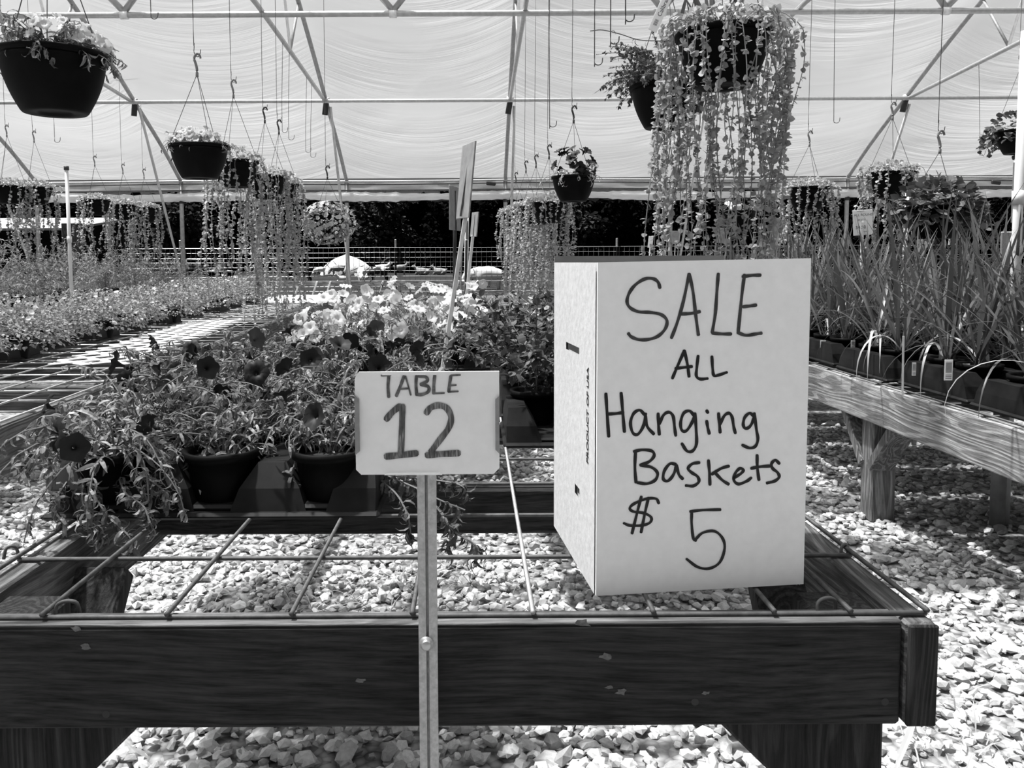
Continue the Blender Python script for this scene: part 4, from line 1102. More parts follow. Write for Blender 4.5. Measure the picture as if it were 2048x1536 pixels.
for j, (px, yb, kw) in enumerate(((303, 38, dict(Y=4.6)), (110, 285, dict(Y=7.5)), (565, 265, dict(ci=3)), (578, 280, dict(ci=3)), (612, 305, dict(ci=3)), (622, 315, dict(ci=3)), (1100, 254, dict(ci=4)),
                                  (1190, 130, dict(Y=3.6)), (1222, 88, dict(Y=3.2)), (1252, 43, dict(Y=3.0)), (1668, 246, dict(ci=5)), (1960, 311, dict(ci=6)))):
    where = ['above the far left purlin, short', 'left of the white pipe', 'left of the centre-left hoop, first', 'left of the centre-left hoop, second', 'beside the centre-left hoop, third', 'beside the centre-left hoop, fourth', 'right of the centre hoop',
             'left of the wiry bush basket, lowest of three', 'left of the wiry bush basket, middle of three', 'left of the wiry bush basket, highest of three', 'right of the big trailing basket', 'near the right frame edge'][j]
    empty_hook(px, yb, label='empty wire hook hanging ' + where, **kw)
# stray shoot by the hooks
trailing('bare leafy shoot reaching left from the big trailing basket', [px3([(1330, 82), (1280, 80), (1240, 68), (1205, 60), (1180, 62)], [2.6] * 5)], (.02, .035), 'trailing_shoot', M_BUSH, 7)

# ------------------------------------------------------------------ the cardboard box with the sale notice
bx0 = onz(1192, 1192, ZT + .013); bx1 = onz(1607, 1174, ZT + .013)
BW, BH, BD = (bx1 - bx0).length, .442, .285
ez = Vector((0, 0, 1)); ex = (bx1 - bx0).normalized(); ey = ez.cross(ex)
HT = at(1190, 525, bx0.y).z - bx0.z
BH = HT
box = thing('cardboard_box', 'tall white cardboard box with handwritten sale notice standing on the front bench', 'box', bx0)
def bp(u, v, w=0.0): return np.array(ex * u + ez * v + ey * w)
def panel(name, o, a, b, nrm, th, m_):
    o = np.array(o); a = np.array(a); b = np.array(b); n = np.array(nrm) * th
    V = [o, o + a, o + a + b, o + b, o + n, o + a + n, o + a + b + n, o + b + n]
    return MB().add(V, [[0, 1, 2, 3], [7, 6, 5, 4], [0, 4, 5, 1], [1, 5, 6, 2], [2, 6, 7, 3], [3, 7, 4, 0]]).build(name, m_, box, rel=False)
panel('front_panel', bp(0, 0), bp(BW, .004), bp(0, BH), ey, .004, M_CARD)
# side panels with hand slots: strips around the slots
SLOT = [(.135 * 1, .172 * 1, BH * .745, BH * .765), (.09, .15, BH * .3, BH * .315)]
def side_panel(x, name, slots, m_):
    us = sorted({0.006, BD} | {s_[0] for s_ in slots} | {s_[1] for s_ in slots}); vs = sorted({0.0, BH} | {s_[2] for s_ in slots} | {s_[3] for s_ in slots})
    b = MB()
    for i in range(len(us) - 1):
        for j in range(len(vs) - 1):
            cu, cv = (us[i] + us[i + 1]) / 2, (vs[j] + vs[j + 1]) / 2
            if any(s_[0] < cu < s_[1] and s_[2] < cv < s_[3] for s_ in slots): continue
            for dxx in (0, .004): b.add([bp(x + dxx, vs[j], us[i]), bp(x + dxx, vs[j], us[i + 1]), bp(x + dxx, vs[j + 1], us[i + 1]), bp(x + dxx, vs[j + 1], us[i])], [[0, 1, 2, 3]])
    return b.build(name, m_, box, rel=False)
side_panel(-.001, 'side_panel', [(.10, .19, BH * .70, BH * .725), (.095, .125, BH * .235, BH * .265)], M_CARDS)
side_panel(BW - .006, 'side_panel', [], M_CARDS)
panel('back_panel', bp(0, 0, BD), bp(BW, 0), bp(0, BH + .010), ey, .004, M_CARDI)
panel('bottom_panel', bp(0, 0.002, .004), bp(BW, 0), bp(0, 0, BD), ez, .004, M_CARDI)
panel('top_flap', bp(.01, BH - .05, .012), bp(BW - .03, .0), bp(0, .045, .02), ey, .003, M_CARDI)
# dark seam where the front sheet stands off the side
def fm(x, y):   # crop pixels (1152 x 1536 view of the notice) -> point on the front face
    u = (x - 191) / (1083 - 191); yb = 1478 - 40 * u; v = 1 - (y - 56) / (yb - 56)
    return tuple(np.array(bp(u * BW, v * BH)) - np.array(ey) * .0006)
SALE = [[[(447, 163), (440, 140), (420, 125), (385, 125), (345, 150), (320, 185), (312, 220), (325, 245), (360, 262), (410, 265), (455, 275), (478, 300), (470, 335), (440, 365), (400, 378), (360, 378), (330, 366), (318, 352)]],
        [[(497, 372), (520, 310), (545, 220), (568, 105)], [(568, 105), (585, 180), (598, 280), (610, 360)], [(535, 272), (575, 270), (615, 262)]],
        [[(690, 105), (685, 180), (680, 270), (668, 350)], [(668, 352), (710, 356), (748, 356)]],
        [[(800, 110), (790, 200), (778, 345)], [(792, 118), (830, 113), (868, 112)], [(795, 243), (825, 240), (852, 236)], [(775, 350), (810, 362), (850, 357), (877, 353)]]]
ALL = [[[(503, 542), (520, 500), (552, 425)], [(552, 425), (565, 480), (573, 535)], [(515, 500), (550, 496), (585, 492)]],
       [[(610, 447), (605, 500), (604, 532), (620, 545), (652, 543)]], [[(668, 450), (672, 500), (678, 530), (700, 528), (733, 517)]]]
HANG = [[[(227, 605), (232, 680), (240, 788)], [(290, 602), (297, 680), (305, 768)], [(235, 692), (270, 690), (300, 685)]],
        [[(388, 695), (368, 676), (343, 690), (330, 730), (340, 772), (362, 778), (385, 740), (393, 690)], [(391, 695), (400, 745), (428, 778)]],
        [[(445, 690), (447, 735), (451, 780)], [(450, 735), (468, 697), (490, 685), (508, 702), (515, 750), (520, 785)]],
        [[(597, 700), (577, 680), (552, 690), (540, 730), (546, 762), (566, 763), (590, 725), (600, 690)], [(600, 690), (606, 760), (608, 820), (592, 850), (568, 850), (546, 818)]],
        [[(650, 722), (655, 750), (662, 777)], [(649, 678), (655, 688)]],
        [[(700, 690), (705, 740), (708, 772)], [(706, 738), (725, 700), (745, 690), (758, 707), (765, 745), (773, 775)]],
        [[(850, 702), (832, 690), (812, 708), (806, 738), (816, 755), (836, 745), (850, 715), (853, 690)], [(853, 695), (863, 760), (870, 800), (860, 830), (835, 838), (803, 825)]]]
BASK = [[[(352, 850), (350, 920), (355, 985)], [(345, 852), (380, 845), (420, 850), (430, 870), (410, 895), (372, 910)], [(372, 910), (420, 920), (445, 945), (435, 975), (400, 990), (360, 985)]],
        [[(522, 907), (497, 905), (474, 935), (470, 970), (490, 978), (513, 950), (525, 910)], [(525, 912), (535, 950), (552, 970)]],
        [[(622, 900), (592, 905), (574, 925), (590, 943), (615, 960), (620, 983), (597, 1000), (565, 998)]],
        [[(660, 890), (665, 940), (668, 995)], [(748, 915), (715, 925), (675, 950)], [(690, 945), (720, 975), (748, 993)]],
        [[(768, 967), (800, 947), (810, 932), (795, 925), (776, 945), (770, 975), (790, 992), (825, 980), (845, 965)]],
        [[(868, 868), (870, 920), (878, 975)], [(843, 925), (880, 918), (925, 915)]],
        [[(965, 905), (947, 890), (931, 905), (936, 925), (958, 943), (965, 963), (945, 980), (912, 988)]]]
DOL = [[[(452, 1075), (440, 1055), (400, 1055), (350, 1075), (330, 1095), (345, 1110), (390, 1117), (420, 1135), (415, 1158), (380, 1170), (330, 1170), (305, 1160)], [(378, 1045), (362, 1110), (340, 1205)], [(408, 1050), (395, 1110), (378, 1200)]],
       [[(585, 1110), (640, 1104), (715, 1102)], [(592, 1112), (592, 1160), (600, 1225), (612, 1236)], [(608, 1232), (640, 1202), (690, 1195), (725, 1225), (735, 1270), (715, 1330), (670, 1357), (620, 1350), (572, 1315)]]]
for word, wd, m_ in ((SALE, 13.5, M_INKG), (ALL, 12.5, M_INK), (HANG, 13, M_INK), (BASK, 13, M_INK), (DOL, 12, M_INK)):
    for glyph in word:
        b = MB()
        for k, sline in enumerate(glyph):
            b2 = stroke(MB(), sline, wd, lambda x, y: tuple(np.array(fm(x, y)) - np.array(ey) * .0001 * k), wob=.12); b = join(b, b2)
        b.build('marker_letter', m_, box, rel=False)
text_obj('printed_lettering', 'PRODUCT OF USA', .0155, M_INK, box, Vector(bp(-.0016, BH * .378, .040)), Matrix((ez, ey, -ex)).transposed().to_quaternion())

# ------------------------------------------------------------------ table sign on its steel post
YS = Y0 - .030
tl = at(709, 744, YS); br = at(999, 948, YS)
sg = thing('table_sign', 'metal sign reading TABLE 12 on a painted steel post bolted to the front bench', 'sign', (at(853, 948, YS).x, YS, 0))
SWd, SHt = br.x - tl.x, tl.z - br.z
def sp(u, v, w=0.0): return (tl.x + u * SWd, YS - w, br.z + v * SHt)
cc, ch_ = .035, .05
outl = [(cc, 0), (1 - cc * 1.2, 0), (1, ch_ * 1.2), (1, 1), (cc * .9, 1), (.022, .985), (.006, .955), (0, .93), (0, ch_)]
n = len(outl)
V = [sp(u, v) for u, v in outl] + [sp(u, v, -.003) for u, v in outl]
MB().add(V, [list(range(n)), list(range(2 * n - 1, n - 1, -1))] + [[k, n + k, n + (k + 1) % n, (k + 1) % n] for k in range(n)]).build('sign_plate', M_SIGN, sg)
def tab(q, m_):
    V = [sp(*a, .004) for a in q] + [sp(*a, .0) for a in q]; k = len(q)
    MB().add(V, [list(range(k))] + [[i, k + i, k + (i + 1) % k, (i + 1) % k] for i in range(k)]).build('folded_tab', m_, sg)
tab([(.195, .972), (.63, .972), (.645, 1.004), (.18, 1.004)], M_SIGN); tab([(.20, 0.002), (.60, 0.002), (.585, .018), (.215, .018)], M_SIGN)
tab([(0.0, .20), (.03, .235), (.03, .745), (0.0, .79)], M_SIGNB); tab([(.972, .245), (1.0, .205), (1.0, .77), (.972, .735)], M_SIGNB)
def sm(x, y):
    u = (x - 290) / (1056 - 290); v = 1 - (y - 514) / (1053 - 514); return sp(u, v, .0008)
TBL = [[[(472, 534), (467, 590), (470, 645)], [(432, 533), (482, 531)]], [[(552, 537), (532, 590), (510, 640)], [(560, 537), (575, 590), (587, 635)], [(535, 603), (580, 600)]],
       [[(618, 535), (615, 580), (618, 632)], [(630, 537), (668, 542), (675, 562), (640, 580)], [(640, 580), (680, 592), (680, 618), (645, 633), (615, 632)]],
       [[(715, 532), (710, 580), (708, 628)], [(706, 628), (765, 625)]], [[(800, 537), (793, 580), (788, 618)], [(800, 534), (850, 532)], [(795, 586), (828, 584)], [(785, 620), (838, 617)]]]
NUM = [[[(455, 762), (487, 725), (530, 692)], [(543, 692), (540, 760), (531, 935)], [(450, 957), (530, 950), (616, 940)]],
       [[(668, 730), (692, 702), (735, 690), (778, 706), (800, 755), (785, 810), (740, 870), (690, 935)], [(668, 951), (740, 946), (840, 941)]]]
def brush(name, m_): 
    def b(t):
        n1 = noise(t, 1.0, 3, .6, mapping=(700, 700, 60)); n2 = noise(t, 25, 3)
        c = ramp(t, mix(t, 'ADD', n1, n2, .5), [(.50, .02), (.75, .10), (.95, .34)])
        return pbsdf(t, c, .5)
    return mat(name, b)
M_BRUSH = brush('brushed_paint', None); M_BRUSHL = plain('thin_brushed_paint', .12, .5, 0, .7, 160)
for word, wd, m_ in ((TBL, 17, M_BRUSHL), (NUM, 33, M_BRUSH)):
    for glyph in word:
        b = MB()
        for k, sline in enumerate(glyph): b = join(b, stroke(MB(), sline, wd if (k == 0 or len(sline) > 3 or word is NUM) else wd * .55, lambda x, y: tuple(np.array(sm(x, y)) - np.array([0, .0001 * k, 0])), wob=.06))
        b.build('painted_character', m_, sg)
# channel post: two flanges with a folded groove
xl, xr = at(835, 1100, YS).x, at(873, 1100, YS).x; wq = xr - xl
sec = [(0, .004), (0, 0), (.40, 0), (.43, .006), (.52, .006), (.56, -.001), (1, -.001), (1, .004)]
sec2 = [(1, .006), (.5, .010), (0, .006)]
pro = [(xl + a * wq, YS + .004 + b) for a, b in sec + sec2]; n = len(pro); zt_, zb_ = br.z + .06, 0.0
V = [(x, y, zt_) for x, y in pro] + [(x, y, zb_) for x, y in pro]
MB().add(V, [[k, (k + 1) % n, n + (k + 1) % n, n + k] for k in range(n)] + [list(range(n))[::-1]]).build('steel_post', M_POST, sg)
bo = at(853, 1287, YS + .002)
b = MB(); lathe(b, [(0, .0), (.0088, 0), (.0088, .0015), (.0058, .0015), (.0058, .006), (.005, .0068), (0, .0068)], 6 * 3); b.xf(Matrix.Translation(bo) @ Matrix.Rotation(PI / 2, 4, 'X')).build('bolt', M_BOLT, sg, True)

# ------------------------------------------------------------------ sign boards on stakes further down the row, pipes, tags
def stake_sign(label, foot, top, Y, pan, w, h, yaw, lean=0.0):
    a, b = at(*foot, Y), at(*top, Y); t = thing('stake_sign', label, 'sign', a)
    beam(MB(), a, b, .016, .008, .002, up=(0, 1, 0)).build('stake', M_LIFT if yaw < 0 else WOOD[2], t)
    c = at(*pan, Y); ax = (b - a).normalized()
    m_ = Matrix.Rotation(lean, 3, 'Y') @ Matrix.Rotation(yaw, 3, 'Z')
    cbox(MB(), c, (w, .006, h), .001, m_).build('sign_board', M_PIPE_DULL, t)
    beam(MB(), Vector(c) - ax * h * .48 + Vector((0, -.008, 0)), Vector(c) + ax * h * .40 + Vector((0, -.008, 0)), .008, .004, .001, up=(0, 1, 0)).build('backing_strip', M_WIRE, t); return t
stake_sign('tallest grey signboard seen nearly edge-on, on a leaning pale stake', (884, 745), (936, 400), 3.0, (932, 362), .17, .27, math.radians(-74), math.radians(5.5))
stake_sign('grey signboard seen nearly edge-on, left of the tallest one', (908, 700), (910, 440), 3.6, (910, 417), .16, .19, math.radians(75), 0)
stake_sign('small grey signboard right of the white pipe, seen nearly edge-on', (928, 640), (946, 470), 4.4, (949, 449), .12, .13, math.radians(-74), math.radians(5))
stake_sign('smallest grey signboard half hidden by the white pipe', (930, 640), (933, 480), 5.2, (934, 460), .10, .12, math.radians(83), 0)
stp = thing('wood_stake', 'thin bare stake beside the edge-on signboards', 'stake', tuple(at(920, 620, 5.6)))
tube(MB(), [(0, 0, 0), tuple(at(925, 456, 5.6) - at(920, 620, 5.6))], .006, 6).build('stake', M_PIPE_DULL, stp, rel=False)
def pvc(label, x0, y0, x1, y1, Y, r, zb=0.0, cap=True):
    a, b = at(x0, y0, Y), at(x1, y1, Y); d = (b - a).normalized(); ft = b + d * ((zb - b.z) / d.z)
    t = thing('plastic_pipe', label, 'pipe', ft)
    tube(MB(), [ft, b, a], r, 12).build('pipe', M_PVC, t, True)
    if cap: tube(MB(), [a - d * .0, a - d * .03], r * 1.4, 12).build('pipe_cap', M_HOOK, t, True)
    m_ = a + (b - a) * .78; tube(MB(), [m_, m_ + d * .05], r * 1.35, 12).build('pipe_coupling', M_PVC, t, True); return t
pvc('upright white plastic pipe at left among feathery plants', 133, 340, 140, 510, 6.6, .014)
pvc('upright white plastic pipe behind the edge-on signboards', 935, 350, 932, 600, 7.4, .018, ZT)
pvc('thick upright white plastic pipe at the right frame edge', 2052, 62, 2034, 470, 2.95, .016, 0, False)
pvc('upright white plastic pipe behind the paper price sign', 1815, 385, 1809, 520, 5.2, .012, 0, False)
small_tag(1301, 484, 6.0, .035, .085, 'blank pale tag on a thin stake behind the box, left', stake=(1296, 545), pic=False, tilt=.1)
small_tag(1352, 475, 5.6, .05, .09, 'blank pale tag on a thin stake behind the box, right', stake=(1347, 545), pic=False, m_=M_TAGG)
small_tag(1443, 471, 5.4, .05, .10, 'blank tag behind the long trailing stems', stake=(1440, 545), pic=False, tilt=.1, m_=M_TAGG)
small_tag(1551, 456, 5.0, .055, .12, 'grey tag right of the long trailing stems', stake=(1549, 545), pic=False, m_=M_TAGG)
small_tag(1690, 487, 5.0, .05, .07, 'grey tag below left of the paper price sign', stake=(1690, 560), pic=False, m_=M_TAGG)
small_tag(1932, 500, 4.6, .045, .09, 'grey blank tag among the sword plants at right', stake=(1932, 560), pic=False, m_=M_TAGG)
sb = thing('hanging_board', 'grey wooden paddle board at the right frame edge behind the white pipe', 'board', tuple(at(2030, 440, 3.6)))
cbox(MB(), (0, 0, .12), (.035, .012, .27), .005).build('board', M_SIGNB, sb, rel=False)
cbox(MB(), (-.03, 0, -.11), (.06, .01, .12), .02).build('handle', M_TAGG, sb, rel=False)
# paper price sign
pc = at(1725.5, 445, 4.9); ps = thing('price_sign', 'white paper sign reading ALL ROUND POTS standing above the sword plants', 'sign', pc)
w_, h_ = 37 * 4.9 / F, 50 * 4.9 / F
rm = Euler((0, -.06, -.15)).to_matrix()
cbox(MB(), (0, 0, 0), (w_, .002, h_), .0006, rm).build('paper', M_TAGW, ps, rel=False)
tube(MB(), [(0.0, .006, 0), (.005, .006, -.45)], .009, 6).build('stake', M_LIFT, ps, rel=False)
cbox(MB(), rm @ Vector((-w_ * .1, -.002, h_ * .46)), (w_ * .38, .003, .004), .001, rm).build('staple', M_PIPE_DULL, ps, rel=False)
rq = (rm @ Matrix.Rotation(PI / 2, 3, 'X')).to_quaternion()
for txt, sz, x, z in (('ALL ROUND', .0195, -.44, .26), ('POTS', .018, -.25, .06), ('$4.50', .026, -.38, -.24)):
    text_obj('sign_lettering', txt, sz, M_INKG, ps, rm @ Vector((x * w_, -.0016, z * h_)), rq)
cbox(MB(), rm @ Vector((w_ * .15, -.0014, -h_ * .36)), (w_ * .25, .0004, .002), .0001, rm).build('underline', M_INKG, ps, rel=False)

# ------------------------------------------------------------------ outside: fence, goats, feeder, shed, trees
def afar(px, py, ymax=64.0):
    Y = min(ymax, .97 * F / max(1.0, py - 525)); return Vector((at(px, 524, Y).x, Y, 0))
YF = 25.0
fe = thing('wire_fence', 'woven wire fence on steel posts between greenhouse and pasture', 'fence', (0, YF, 0))
fw = MB(); fv = MB()
for z in (.10, .25, .40, .55, .70, .84, .98, 1.12, 1.27, 1.42): tube(fw, [(-17 + 1.4 * k, YF + R.normal(0, .01), z + R.normal(0, .008)) for k in range(27)], .0045, 4, False)
x = -17
while x < 19.4:
    tube(fv, [(x + R.normal(0, .006), YF, .02), (x + R.normal(0, .01), YF, .7), (x + R.normal(0, .006), YF, 1.42)], .004, 4, False); x += .155
stuff(fw.build('line_wires', M_WIREP, fe)); stuff(fv.build('stay_wires', M_WIREP, fe))
for px in (-60, 360, 791, 1234, 1460, 1900):
    q = at(px, 500, YF); o = cbox(MB(), (q.x, YF + .03, .82), (.05, .04, 1.64), .004).build('fence_post', M_BAND, fe); cbox(MB(), (q.x, YF + .03, 1.54), (.053, .043, .26), .004).build('post_tip', M_LIFT, o)
gt = thing('rail_gate', 'metal rail gate standing in the pasture at left', 'gate', tuple(afar(400, 556)))
for k in range(6): tube(MB(), [(-1.6, 0, .25 + .19 * k), (1.5, 0, .25 + .19 * k)], .018, 6).build('rail', M_WIREP, gt, True, rel=False)
for xx in (-1.6, -.85, -.1, .7, 1.5): tube(MB(), [(xx, -.02, .0), (xx, -.02, 1.22)], .02, 6).build('upright', M_PIPE_DULL, gt, True, rel=False)

# goats: one skin per animal
def goat_mesh(pose):
    V = []; E = []; Rr = []
    def v(p, r): V.append(p); Rr.append(r); return len(V) - 1
    def chain(a, pts):
        for p, r in pts:
            b = v(p, r); E.append((a, b)); a = b
        return a
    zb = .58 if pose != 'lie' else .25
    pel = v((-.38, 0, zb + .02), (.15, .17))
    mid = chain(pel, [((-.12, 0, zb - .02), (.18, .20)), ((.12, 0, zb - .02), (.18, .20))])
    ch = chain(mid, [((.34, 0, zb + .02), (.14, .18))])
    if pose == 'graze':
        hd = chain(ch, [((.52, 0, zb - .06), (.09, .10)), ((.64, 0, zb - .26), (.065, .08)), ((.70, 0, zb - .40), (.07, .075)), ((.78, 0, zb - .50), (.045, .045))])
        ear = (.66, zb - .30)
    else:
        hd = chain(ch, [((.48, 0, zb + .16), (.09, .10)), ((.57, 0, zb + .32), (.065, .075)), ((.66, 0, zb + .38), (.07, .07)), ((.80, 0, zb + .32), (.045, .045))])
        ear = (.60, zb + .42)
    for s_ in (-1, 1):
        if pose == 'lie':
            chain(ch, [((.34, s_ * .12, .14), (.06, .06)), ((.52, s_ * .13, .06), (.035, .035)), ((.36, s_ * .14, .04), (.03, .03))])
            chain(pel, [((-.34, s_ * .16, .16), (.09, .09)), ((-.14, s_ * .20, .08), (.045, .045)), ((-.34, s_ * .22, .04), (.03, .03))])
        else:
            chain(ch, [((.33, s_ * .09, zb - .18), (.06, .065)), ((.34 + .02 * s_, s_ * .09, .27), (.035, .035)), ((.33 + .03 * s_, s_ * .09, .05), (.026, .026)), ((.36 + .03 * s_, s_ * .09, .01), (.032, .026))])
            chain(pel, [((-.34, s_ * .09, zb - .18), (.075, .09)), ((-.30, s_ * .09, .36), (.045, .045)), ((-.42 + .03 * s_, s_ * .09, .24), (.03, .03)), ((-.38 + .03 * s_, s_ * .09, .05), (.026, .026)), ((-.35 + .03 * s_, s_ * .09, .01), (.032, .026))])
        chain(hd - 1, [((ear[0] - .03, s_ * .12, ear[1] - .01), (.028, .015)), ((ear[0] - .05, s_ * .19, ear[1] - .06), (.018, .01))])
    chain(pel, [((-.52, 0, zb + .12), (.03, .03)), ((-.56, 0, zb + .20), (.022, .022))])
    me_ = bpy.data.meshes.new('goat'); me_.from_pydata(V, E, [])
    o = bpy.data.objects.new('goat_rig', me_); COL.objects.link(o)
    md = o.modifiers.new('skin', 'SKIN'); me_.attributes
    for i, r in enumerate(Rr):
        r = (r[0] * 1.45, r[1] * 1.5) if r[0] > .1 else (r[0] * 1.35 + .012, r[1] * 1.35 + .012)
        sv = me_.skin_vertices[0].data[i]; sv.radius = r; sv.use_root = i == 0
    o.modifiers.new('sub', 'SUBSURF').levels = 1
    dg = bpy.context.evaluated_depsgraph_get(); res = bpy.data.meshes.new_from_object(o.evaluated_get(dg)); bpy.data.objects.remove(o)
    res.polygons.foreach_set('use_smooth', np.ones(len(res.polygons), bool)); return res
M_GW = plain('white_goat_hair', .82, .9, 0, .08, 8)
M_GB = plain('black_goat_hair', .015, .8)
def patch_shader(t):
    n = noise(t, 2.6, 1, .4); return pbsdf(t, ramp(t, n, [(.47, .02), (.52, .75)]), .9)
M_GP = mat('patched_goat_hair', patch_shader)
def head_shader(t):
    s_ = nd(t, 'SeparateXYZ'); t.links.new(nd(t, 'TexCoord').outputs['Object'], s_.inputs[0])
    return pbsdf(t, ramp(t, s_.outputs[0], [(.42, .82), (.46, .04)]), .9)
M_GH = mat('dark_headed_goat_hair', head_shader)
M_GT = plain('grey_goat_hair', .30, .9, 0, .3, 6)
GM = {k: goat_mesh(k) for k in ('graze', 'stand', 'lie')}
def goat(px, py, ang, pose, m_, label, s=1.0):
    p = afar(px, py); key = (pose, m_.name)
    if key not in GM: q = GM[pose].copy(); q.materials.clear(); q.materials.append(m_); GM[key] = q
    t = thing('goat', label, 'goat', p, math.radians(ang), 'goats in the pasture')
    inst('body', GM[key], t, scale=s)
    h = (.58 if pose != 'lie' else .25)
    base = Vector((.62, 0, h + .44)) if pose != 'graze' else Vector((.62, 0, h - .28))
    for s_ in (-1, 1):
        tube(MB(), [base + Vector((0, s_ * .035, 0)), base + Vector((-.06, s_ * .06, .08)), base + Vector((-.14, s_ * .08, .11))], np.array([.016, .012, .004]) , 6).build('horn', M_PIPE_DULL, t, True, rel=False).scale = (s,) * 3
    return t
goat(978, 580, 0, 'graze', M_GH, 'white goat with dark head grazing right, nearest behind the stakes', 1.0)
goat(958, 575, 170, 'graze', M_GW, 'white goat grazing left, behind the dark-headed goat', .95)
goat(602, 566, 175, 'graze', M_GB, 'black goat grazing left beyond the far left bench', 1.0)
goat(722, 562, -80, 'graze', M_GW, 'white goat seen head-on with lowered dark face', .9)
goat(758, 563, 175, 'graze', M_GP, 'patched black and white goat grazing left', .95)
goat(765, 549, 10, 'stand', M_GW, 'white goat standing side-on behind the patched goat', 1.0)
goat(686, 563, 200, 'lie', M_GW, 'small white goat lying in the grass by the side post', .6)
goat(676, 546, 190, 'graze', M_GT, 'pale grey goat grazing left in front of the heap', 1.0)
goat(640, 540, 185, 'graze', M_GW, 'white goat farthest left of the heap', .8)
goat(800, 541, 10, 'stand', M_GT, 'grey goat behind the steel fence post', .95)
goat(845, 545, 170, 'lie', M_GT, 'grey goat lying left of the edge-on signboards', 1.1)
goat(880, 546, 165, 'lie', M_GT, 'second grey goat lying nearer the edge-on signboards', 1.05)
goat(425, 540, 40, 'lie', M_GW, 'white goat lying behind the black trough, left', .9)
goat(455, 540, 150, 'lie', M_GW, 'white goat lying behind the black trough, right', .9)
goat(590, 532, 0, 'lie', M_GW, 'white goat lying far off beyond the black goat', .8)
tp = thing('feed_trough', 'long black plastic feed trough on a rail frame in the pasture', 'trough', tuple(afar(437, 561)))
tb = MB(); th = np.linspace(PI, 2 * PI, 12)
prf = [(.28 * math.cos(a), .30 + .28 * math.sin(a) * .95 + .22) for a in th]
V = [(-.75, y, z) for y, z in prf] + [(.75, y, z) for y, z in prf]; n = 12
tb.add(V, [[k, k + 1, n + k + 1, n + k] for k in range(n - 1)] + [list(range(n)), list(range(n, 2 * n))[::-1]]).build('trough', M_BLACK, tp, True, rel=False)
for s_ in (-1, 1):
    tube(MB(), [(-.8, s_ * .3, .54), (.8, s_ * .3, .54)], .02, 6).build('rail', M_PIPE_DULL, tp, True, rel=False)
    for e in (-.8, .8): tube(MB(), [(e, s_ * .3, 0), (e, s_ * .3, .54)], .018, 6).build('leg', M_PIPE_DULL, tp, True, rel=False)
for px, py, w, h, lab in ((443, 548, .6, .85, 'grey plastic drum standing beyond the feed trough'), (528, 545, .5, .6, 'white bucket standing beyond the hanging silver trailers')):
    q = afar(px, py); t = thing('bucket', lab, 'bucket', q)
    lathe(MB(), [(0, 0), (w * .42, 0), (w * .5, h), (w * .53, h), (w * .53, h + .04), (w * .46, h + .04), (w * .44, h * .9), (0, h * .9)], 20).build('shell', M_TAGG if h > .7 else M_PVC, t, True, rel=False)
    tube(MB(), smooth_path([(-w * .5, 0, h), (-w * .3, -.1, h * 1.25), (0, -.12, h * 1.33), (w * .3, -.1, h * 1.25), (w * .5, 0, h)], 4), .01, 5).build('handle', M_WIRE, t, True, rel=False)
hp_ = thing('covered_heap', 'low pale covered heap at the edge of the trees', 'heap', tuple(afar(692, 546, 66)))
hmb = MB(); n = 24; Pg = np.zeros((10, n, 3))
for i in range(10):
    for k in range(n):
        a = 2 * PI * k / n; r = (1 - (i / 9) ** 1.6); Pg[i, k] = (2.1 * r * math.cos(a) * (1 + .08 * math.sin(3 * a)), 1.6 * r * math.sin(a), 1.65 * (i / 9) ** .8 + .05 * math.sin(5 * a) * (i < 8))
Pg = np.concatenate([Pg, Pg[:, :1]], 1); grid(hmb, Pg).build('cover', plain('pale_cover', .6, .7, 0, .15, 3), hp_, True, rel=False)
for k in range(7):
    q0 = (R.uniform(-2.6, 2.8), -1.7, 0); tube(MB(), [q0, (q0[0] + R.normal(0, .8), -1.6, R.uniform(.6, 1.2))], .03, 5).build('branch', M_BARK, hp_, rel=False)
# shed with pale roof at far left
sh = thing('shed', 'open shed with pale sloping metal roof at far left', 'shed', (-11.5, 19.5, 0))
def slab(name, q, th, m_):
    q = np.array(q, float); dn = np.array([0, 0, -th]); V = np.concatenate([q, q + dn]); MB().add(V, [[0, 1, 2, 3], [7, 6, 5, 4], [0, 4, 5, 1], [1, 5, 6, 2], [2, 6, 7, 3], [3, 7, 4, 0]]).build(name, m_, sh, rel=False)
for k in range(8):
    x0 = -3 + k * .72; slab('roof_sheet', [(x0, -1.7, 1.75), (x0 + .71, -1.7, 1.75), (x0 + .71, 1.6, 2.15), (x0, 1.6, 2.15)], .05, M_GALV)
slab('wall', [(-3, 1.5, 2.05), (2.6, 1.5, 2.05), (2.6, 1.55, 2.05), (-3, 1.55, 2.05)], 2.05, DARKWOOD[0])
for xx in (-2.9, -.2, 2.55):
    for yy, zz in ((-1.5, 1.7), (1.4, 2.0)): cbox(MB(), (xx, yy, zz / 2), (.12, .12, zz), .01).build('post', DARKWOOD[2], sh, rel=False)
bp_ = thing('marker_post', 'post with a dark board beside the upright white pipe at left', 'post', (-6.9, 14.2, 0))
cbox(MB(), (0, 0, .8), (.09, .09, 1.6), .01).build('post', WOOD[2], bp_, rel=False); cbox(MB(), (0, -.06, 1.42), (.36, .03, .5), .008).build('board', WOOD[2], bp_, rel=False)
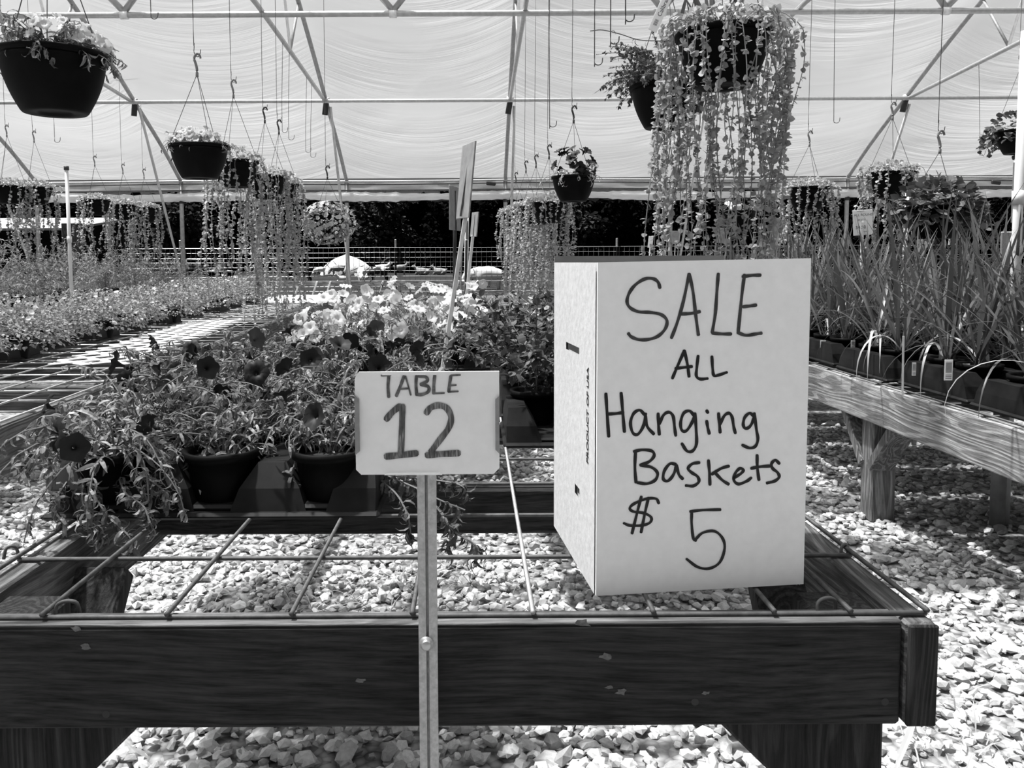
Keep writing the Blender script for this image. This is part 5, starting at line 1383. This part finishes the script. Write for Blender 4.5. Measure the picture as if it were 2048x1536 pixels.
# trees
kinds = ['dense dark broadleaf tree', 'dark tree with pale lower leaves', 'loose dark tree']
TREES = []
for j in range(19):
    TREES.append((-48 + j * 5.6 + R.normal(0, .6), 74 + R.uniform(-1.5, 5), R.uniform(6.6, 7.3), j))
for (tx, ty, th_, j) in TREES:
    t = thing('tree', f'{kinds[j % 3]} behind the pasture, {ORD[j]} from the left', 'tree', (tx, ty, 0), 0, 'trees behind the pasture')
    tube(MB(), [(0, 0, 0), (.1, 0, 1.2), (.0, 0, th_ * .8)], [.35, .25, .1], 7).build('trunk', M_BARK, t, True, rel=False)
    fo = MB(); n = 3200; cl = np.stack([np.clip(R.normal(0, 1.5, 30), -2.3, 2.3), np.clip(R.normal(0, 1.2, 30), -2, 2), R.uniform(.9, th_ - .6, 30)], -1); ci = R.integers(0, 30, n)
    d = unit(R.normal(0, 1, (n, 3))); pos = cl[ci] + d * R.uniform(.4, 1.15, (n, 1)); pos[:, 2] = np.clip(pos[:, 2], .2, th_)
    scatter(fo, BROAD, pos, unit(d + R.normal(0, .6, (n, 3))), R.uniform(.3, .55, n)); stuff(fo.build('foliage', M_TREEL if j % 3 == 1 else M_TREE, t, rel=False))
fo = MB(); n = 16000
pos = np.stack([R.uniform(-62, 66, n), R.uniform(84, 88, n), R.uniform(0, 7.6, n) ** 1.0], -1); scatter(fo, BROAD, pos, unit(R.normal(0, 1, (n, 3)) + [0, -.5, 0]), R.uniform(.8, 1.5, n))
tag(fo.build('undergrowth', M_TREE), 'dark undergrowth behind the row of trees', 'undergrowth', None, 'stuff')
# dry grass between the stones under the front bench
gmb = MB()
for k in range(320):
    V, f = blade_mesh(R.uniform(.03, .08), .0011, R.uniform(.2, 1.2), R.uniform(.3, 1.6)); a = R.uniform(0, 6.3)
    c_ = [(-.42, 2.25), (-.15, 2.5), (-.3, 1.9), (.9, 1.5)][int(R.integers(4))]
    gmb.add((np.array(Matrix.Rotation(a, 3, 'Z')) @ V.T).T + [c_[0] + R.normal(0, .13), c_[1] + R.normal(0, .12), .012], f)
tag(gmb.build('grass', M_BLADEP), 'thin dry grass growing through the gravel', 'grass', None, 'stuff')
# bright gravel scrap and dry straw in the aisle
for j, (px, py, L, a) in enumerate(((2035, 1162, .14, .5), (1830, 1440, .24, 2.5), (1800, 930, .12, .3), (1840, 945, .10, 2.9), (1870, 945, .05, 1.0), (1540, 1190, .1, .8))):
    q = onz(px, py, .03); V, f = blade_mesh(L, .006, .05, .1); t_ = MB().add((np.array(Matrix.Rotation(a, 3, 'Z')) @ V.T).T + np.array(q), f)
    tag(t_.build('dry_leaf', M_BLADEP), ['pale dry leaf on the gravel at the right frame edge', 'long pale dry blade on the gravel at lower right', 'dry blade on the gravel by the right bench leg', 'second dry blade right of the bench leg', 'small pale leaf scrap in the shade under the right bench', 'dry blade under the front bench by the box'][j], 'dry leaf')
